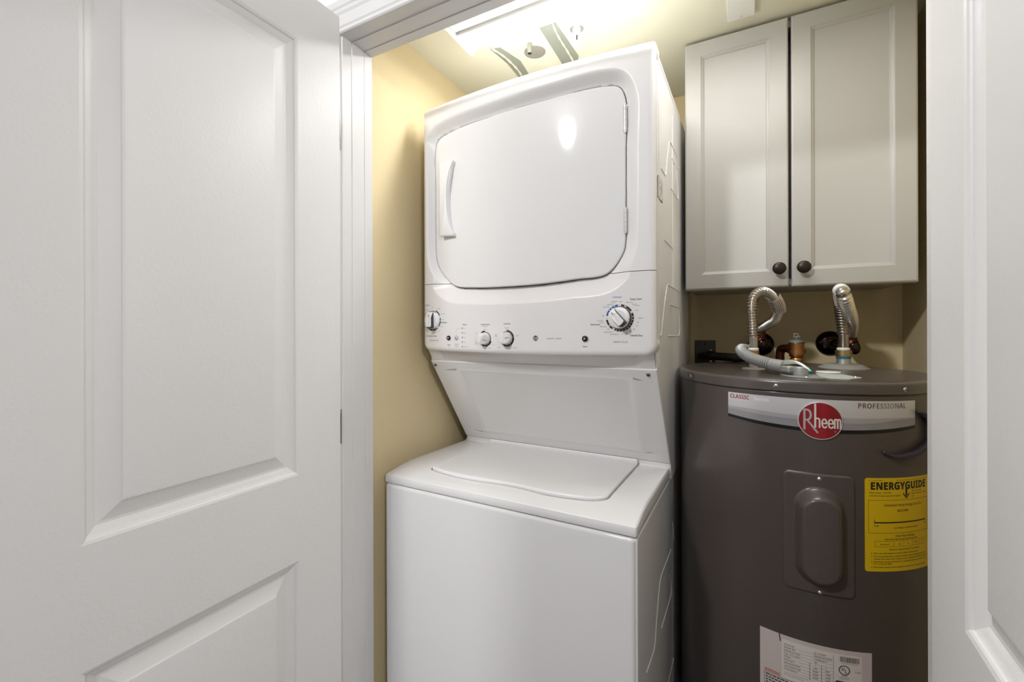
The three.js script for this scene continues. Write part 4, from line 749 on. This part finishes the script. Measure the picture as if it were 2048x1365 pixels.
// ---------------------------------------------------------------- dark cord loop on the heater's right side
{
  const o = thing('cord_loop', 'dark violet cord looped against the right side of the water heater beside its label', 'cord', onTank(46, -.25, TR + .01));
  const P0 = [[42.6, -.1740], [45.5, -.1800], [48.6, -.1905], [50.6, -.2080], [51.0, -.2230], [50.2, -.2370], [47.2, -.2480], [43.4, -.2570], [39.5, -.2625], [35.0, -.2655], [31.5, -.2650], [28.6, -.2600], [26.6, -.2555]];
  part('cord', sweep(P0.map(([a, y], i) => onTank(a, y, TR + .0082)), (s, L) => .0026 + .0048 * Math.min(1, s / .02, (L - s) / .055), 160, 16), M.cord, o);
}

// ---------------------------------------------------------------- ceiling fittings
{
  const o = thing('ceiling_light', 'white strip ceiling light with a glowing lens just inside the closet header', 'ceiling light', [-.29, YC, -1.05]);
  const x0 = -.728, x1 = .20;
  part('housing', [box(x0, x1, .868, YC - .0002, -1.150, -.930, .003), box(x0, x1, .842, .8685, -1.030, -.935, .003)], M.frame, o);
  part('side_rail', box(x0, x1, .838, .8685, -1.0555, -1.0385, .003), M.frame, o);
  part('end_cap', box(x0 - .012, x0, .834, YC - .0002, -1.134, -.928, .003), M.frame, o); part('end_cap', box(x1, x1 + .012, .830, YC - .0002, -1.150, -.928, .003), M.frame, o);
  const prof = roundPoly([[-1.0560, .8675], [-1.0560, .840], [-1.062, .834], [-1.112, .834], [-1.122, .843], [-1.122, .8675]], [0, .004, .006, .006, .006, 0]);
  part('lens', extrX(prof, x0 + .001, x1 - .001), M.lens, o);
  const l = new THREE.RectAreaLight(C(...CLOSET_TINT), CLOSET_LIGHT, .93, .055); l.position.set((x0 + x1) / 2, H + .832, -1.089); l.lookAt((x0 + x1) / 2, 0, -1.089); scene.add(l);
}
{
  const o = thing('sprinkler', 'white pendent fire sprinkler with a round ceiling plate, between the metal strip and cabinet', 'sprinkler', [-.437, YC, -1.238]);
  part('escutcheon', lathe([[.0365, 0], [.0365, -.004], [.033, -.0075], [.026, -.0075], [.0205, -.003], [.020, 0]], [-.437, YC, -1.238], 48), M.whitePlastic, o);
  part('recess_cup', lathe([[.0203, -.001], [.0203, -.0025], [.0, -.002]], [-.437, YC, -1.238], 32), M.zinc, o);
  part('sprinkler_body', [lathe([[.0115, -.001], [.0115, -.012], [.007, -.015], [.007, -.020], [0, -.021]], [-.437, YC, -1.238], 24), sweep([[-.4445, YC - .014, -1.238], [-.4475, YC - .028, -1.238], [-.4435, YC - .040, -1.238], [-.437, YC - .044, -1.238]], .0021, 24, 10), sweep([[-.4295, YC - .014, -1.238], [-.4265, YC - .028, -1.238], [-.4305, YC - .040, -1.238], [-.437, YC - .044, -1.238]], .0021, 24, 10)], M.whitePlastic, o);
  part('glass_bulb', cyl(.0018, .0018, [-.437, YC - .021, -1.238], [-.437, YC - .041, -1.238], 10), M.dark, o);
  part('deflector', lathe([[0, -.0435], [.0155, -.0445], [.0158, -.0462], [.006, -.0472], [.0015, -.0475], [0, -.0475]], [-.437, YC, -1.238], 28), M.whitePlastic, o);
}
function strip(label, pts, lip) {
  const o = thing('metal_strip', label, 'metal strip', [pts[0][0], YC, pts[0][1]]);
  const g = extr(pts.map(p => [p[0], -p[1]]), .0016, .0003); g.rotateX(-Math.PI / 2); g.translate(0, YC - .0018, 0); part('strip_plate', g, M.galv, o);
  const l = sweep(lip.map(p => [p[0], YC - .003, p[1]]), (s, L) => .0030 + .0008 * Math.sin(s * 160), 60, 8); part('folded_lip', l, M.ceilPaint, o, 'painted folded lip along the strip');
}
strip('narrow bare metal ceiling strip near the left wall, left of the round steel disc', [[-.712, -1.200], [-.680, -1.207], [-.655, -1.30], [-.668, -1.420], [-.704, -1.420], [-.700, -1.29]], [[-.704, -1.195], [-.690, -1.25], [-.684, -1.33], [-.694, -1.42]]);
strip('wide bare metal ceiling strip between the round steel disc and the sprinkler', [[-.533, -1.160], [-.484, -1.155], [-.479, -1.300], [-.476, -1.365], [-.500, -1.42], [-.540, -1.42]], [[-.488, -1.158], [-.497, -1.24], [-.498, -1.31], [-.500, -1.40]]);
{
  const o = thing('ceiling_disc', 'round steel ceiling disc with a short hanging rod, between the two metal strips', 'ceiling disc', [-.593, YC, -1.28]);
  part('disc', lathe([[.0345, 0], [.0345, -.0012], [.033, -.0018], [0, -.0018]], [-.593, YC, -1.28], 48), M.zinc, o);
  part('rod', lathe([[.0062, -.030], [.0072, -.029], [.0072, -.0005], [0, -.0005]], [-.5905, YC, -1.236], 24), M.galv, o);
  part('rod_tip', lathe([[0, -.0315], [.0045, -.0315], [.0064, -.0298]], [-.5905, YC, -1.236], 24), M.black, o);
}
{
  const o = thing('ceiling_plate', 'white blank ceiling plate with two screws in front of the cabinet', 'ceiling plate', [-.0075, YC, -1.345]);
  part('plate', box(-.0415, .0265, YC - .0110, YC - .0002, -1.406, -1.290, .002), M.whitePlastic, o);
  part('screw', screw([-.0085, YC - .0110, -1.394], [0, -1, 0], .0032), M.screw, o); part('screw', screw([-.0085, YC - .0110, -1.305], [0, -1, 0], .0032), M.screw, o);
}
// ---------------------------------------------------------------- hall lamps (behind the camera), the wall one added as fill
function hallLamp(x, y, z, power, label, onWall, R = .055) {
  const o = thing('hall_lamp', label, onWall ? 'wall lamp' : 'ceiling lamp', onWall ? [2.0, y, z] : [x, 1.5, z]);
  const prof = [[0, -.028], [.03, -.028], [.06, -.016], [.062, -.0003]];
  const can = lathe(prof, [0, 0, 0], 40); if (onWall) { can.rotateZ(-Math.PI / 2); can.translate(2.0 - .0005, y, z); can.scale(1, 1, 1); } else can.translate(x, 1.5, z);
  part('canopy', can, M.frame, o);
  const g = new THREE.SphereGeometry(R, 32, 20); g.translate(x, y, z); part('globe', g, onWall ? M.globe : M.globeSmall, o);
  const l = new THREE.PointLight(C(...HALL_TINT), power, 0, 2); l.position.set(x, H + y, z); l.castShadow = true; l.shadow.radius = R * 55; l.shadow.mapSize.set(2048, 2048); l.shadow.bias = -.0006; scene.add(l);
}
hallLamp(-.88, 1.417, .97, HALL_A, 'round white globe lamp on the hall ceiling behind the left door', false, .078);
hallLamp(1.83, .92, 1.62, HALL_FILL, 'added large round white globe fill lamp on the right hall wall', true, .15);  // added fill lamp that brightens the left door and left closet wall

renderer.render(scene, camera);
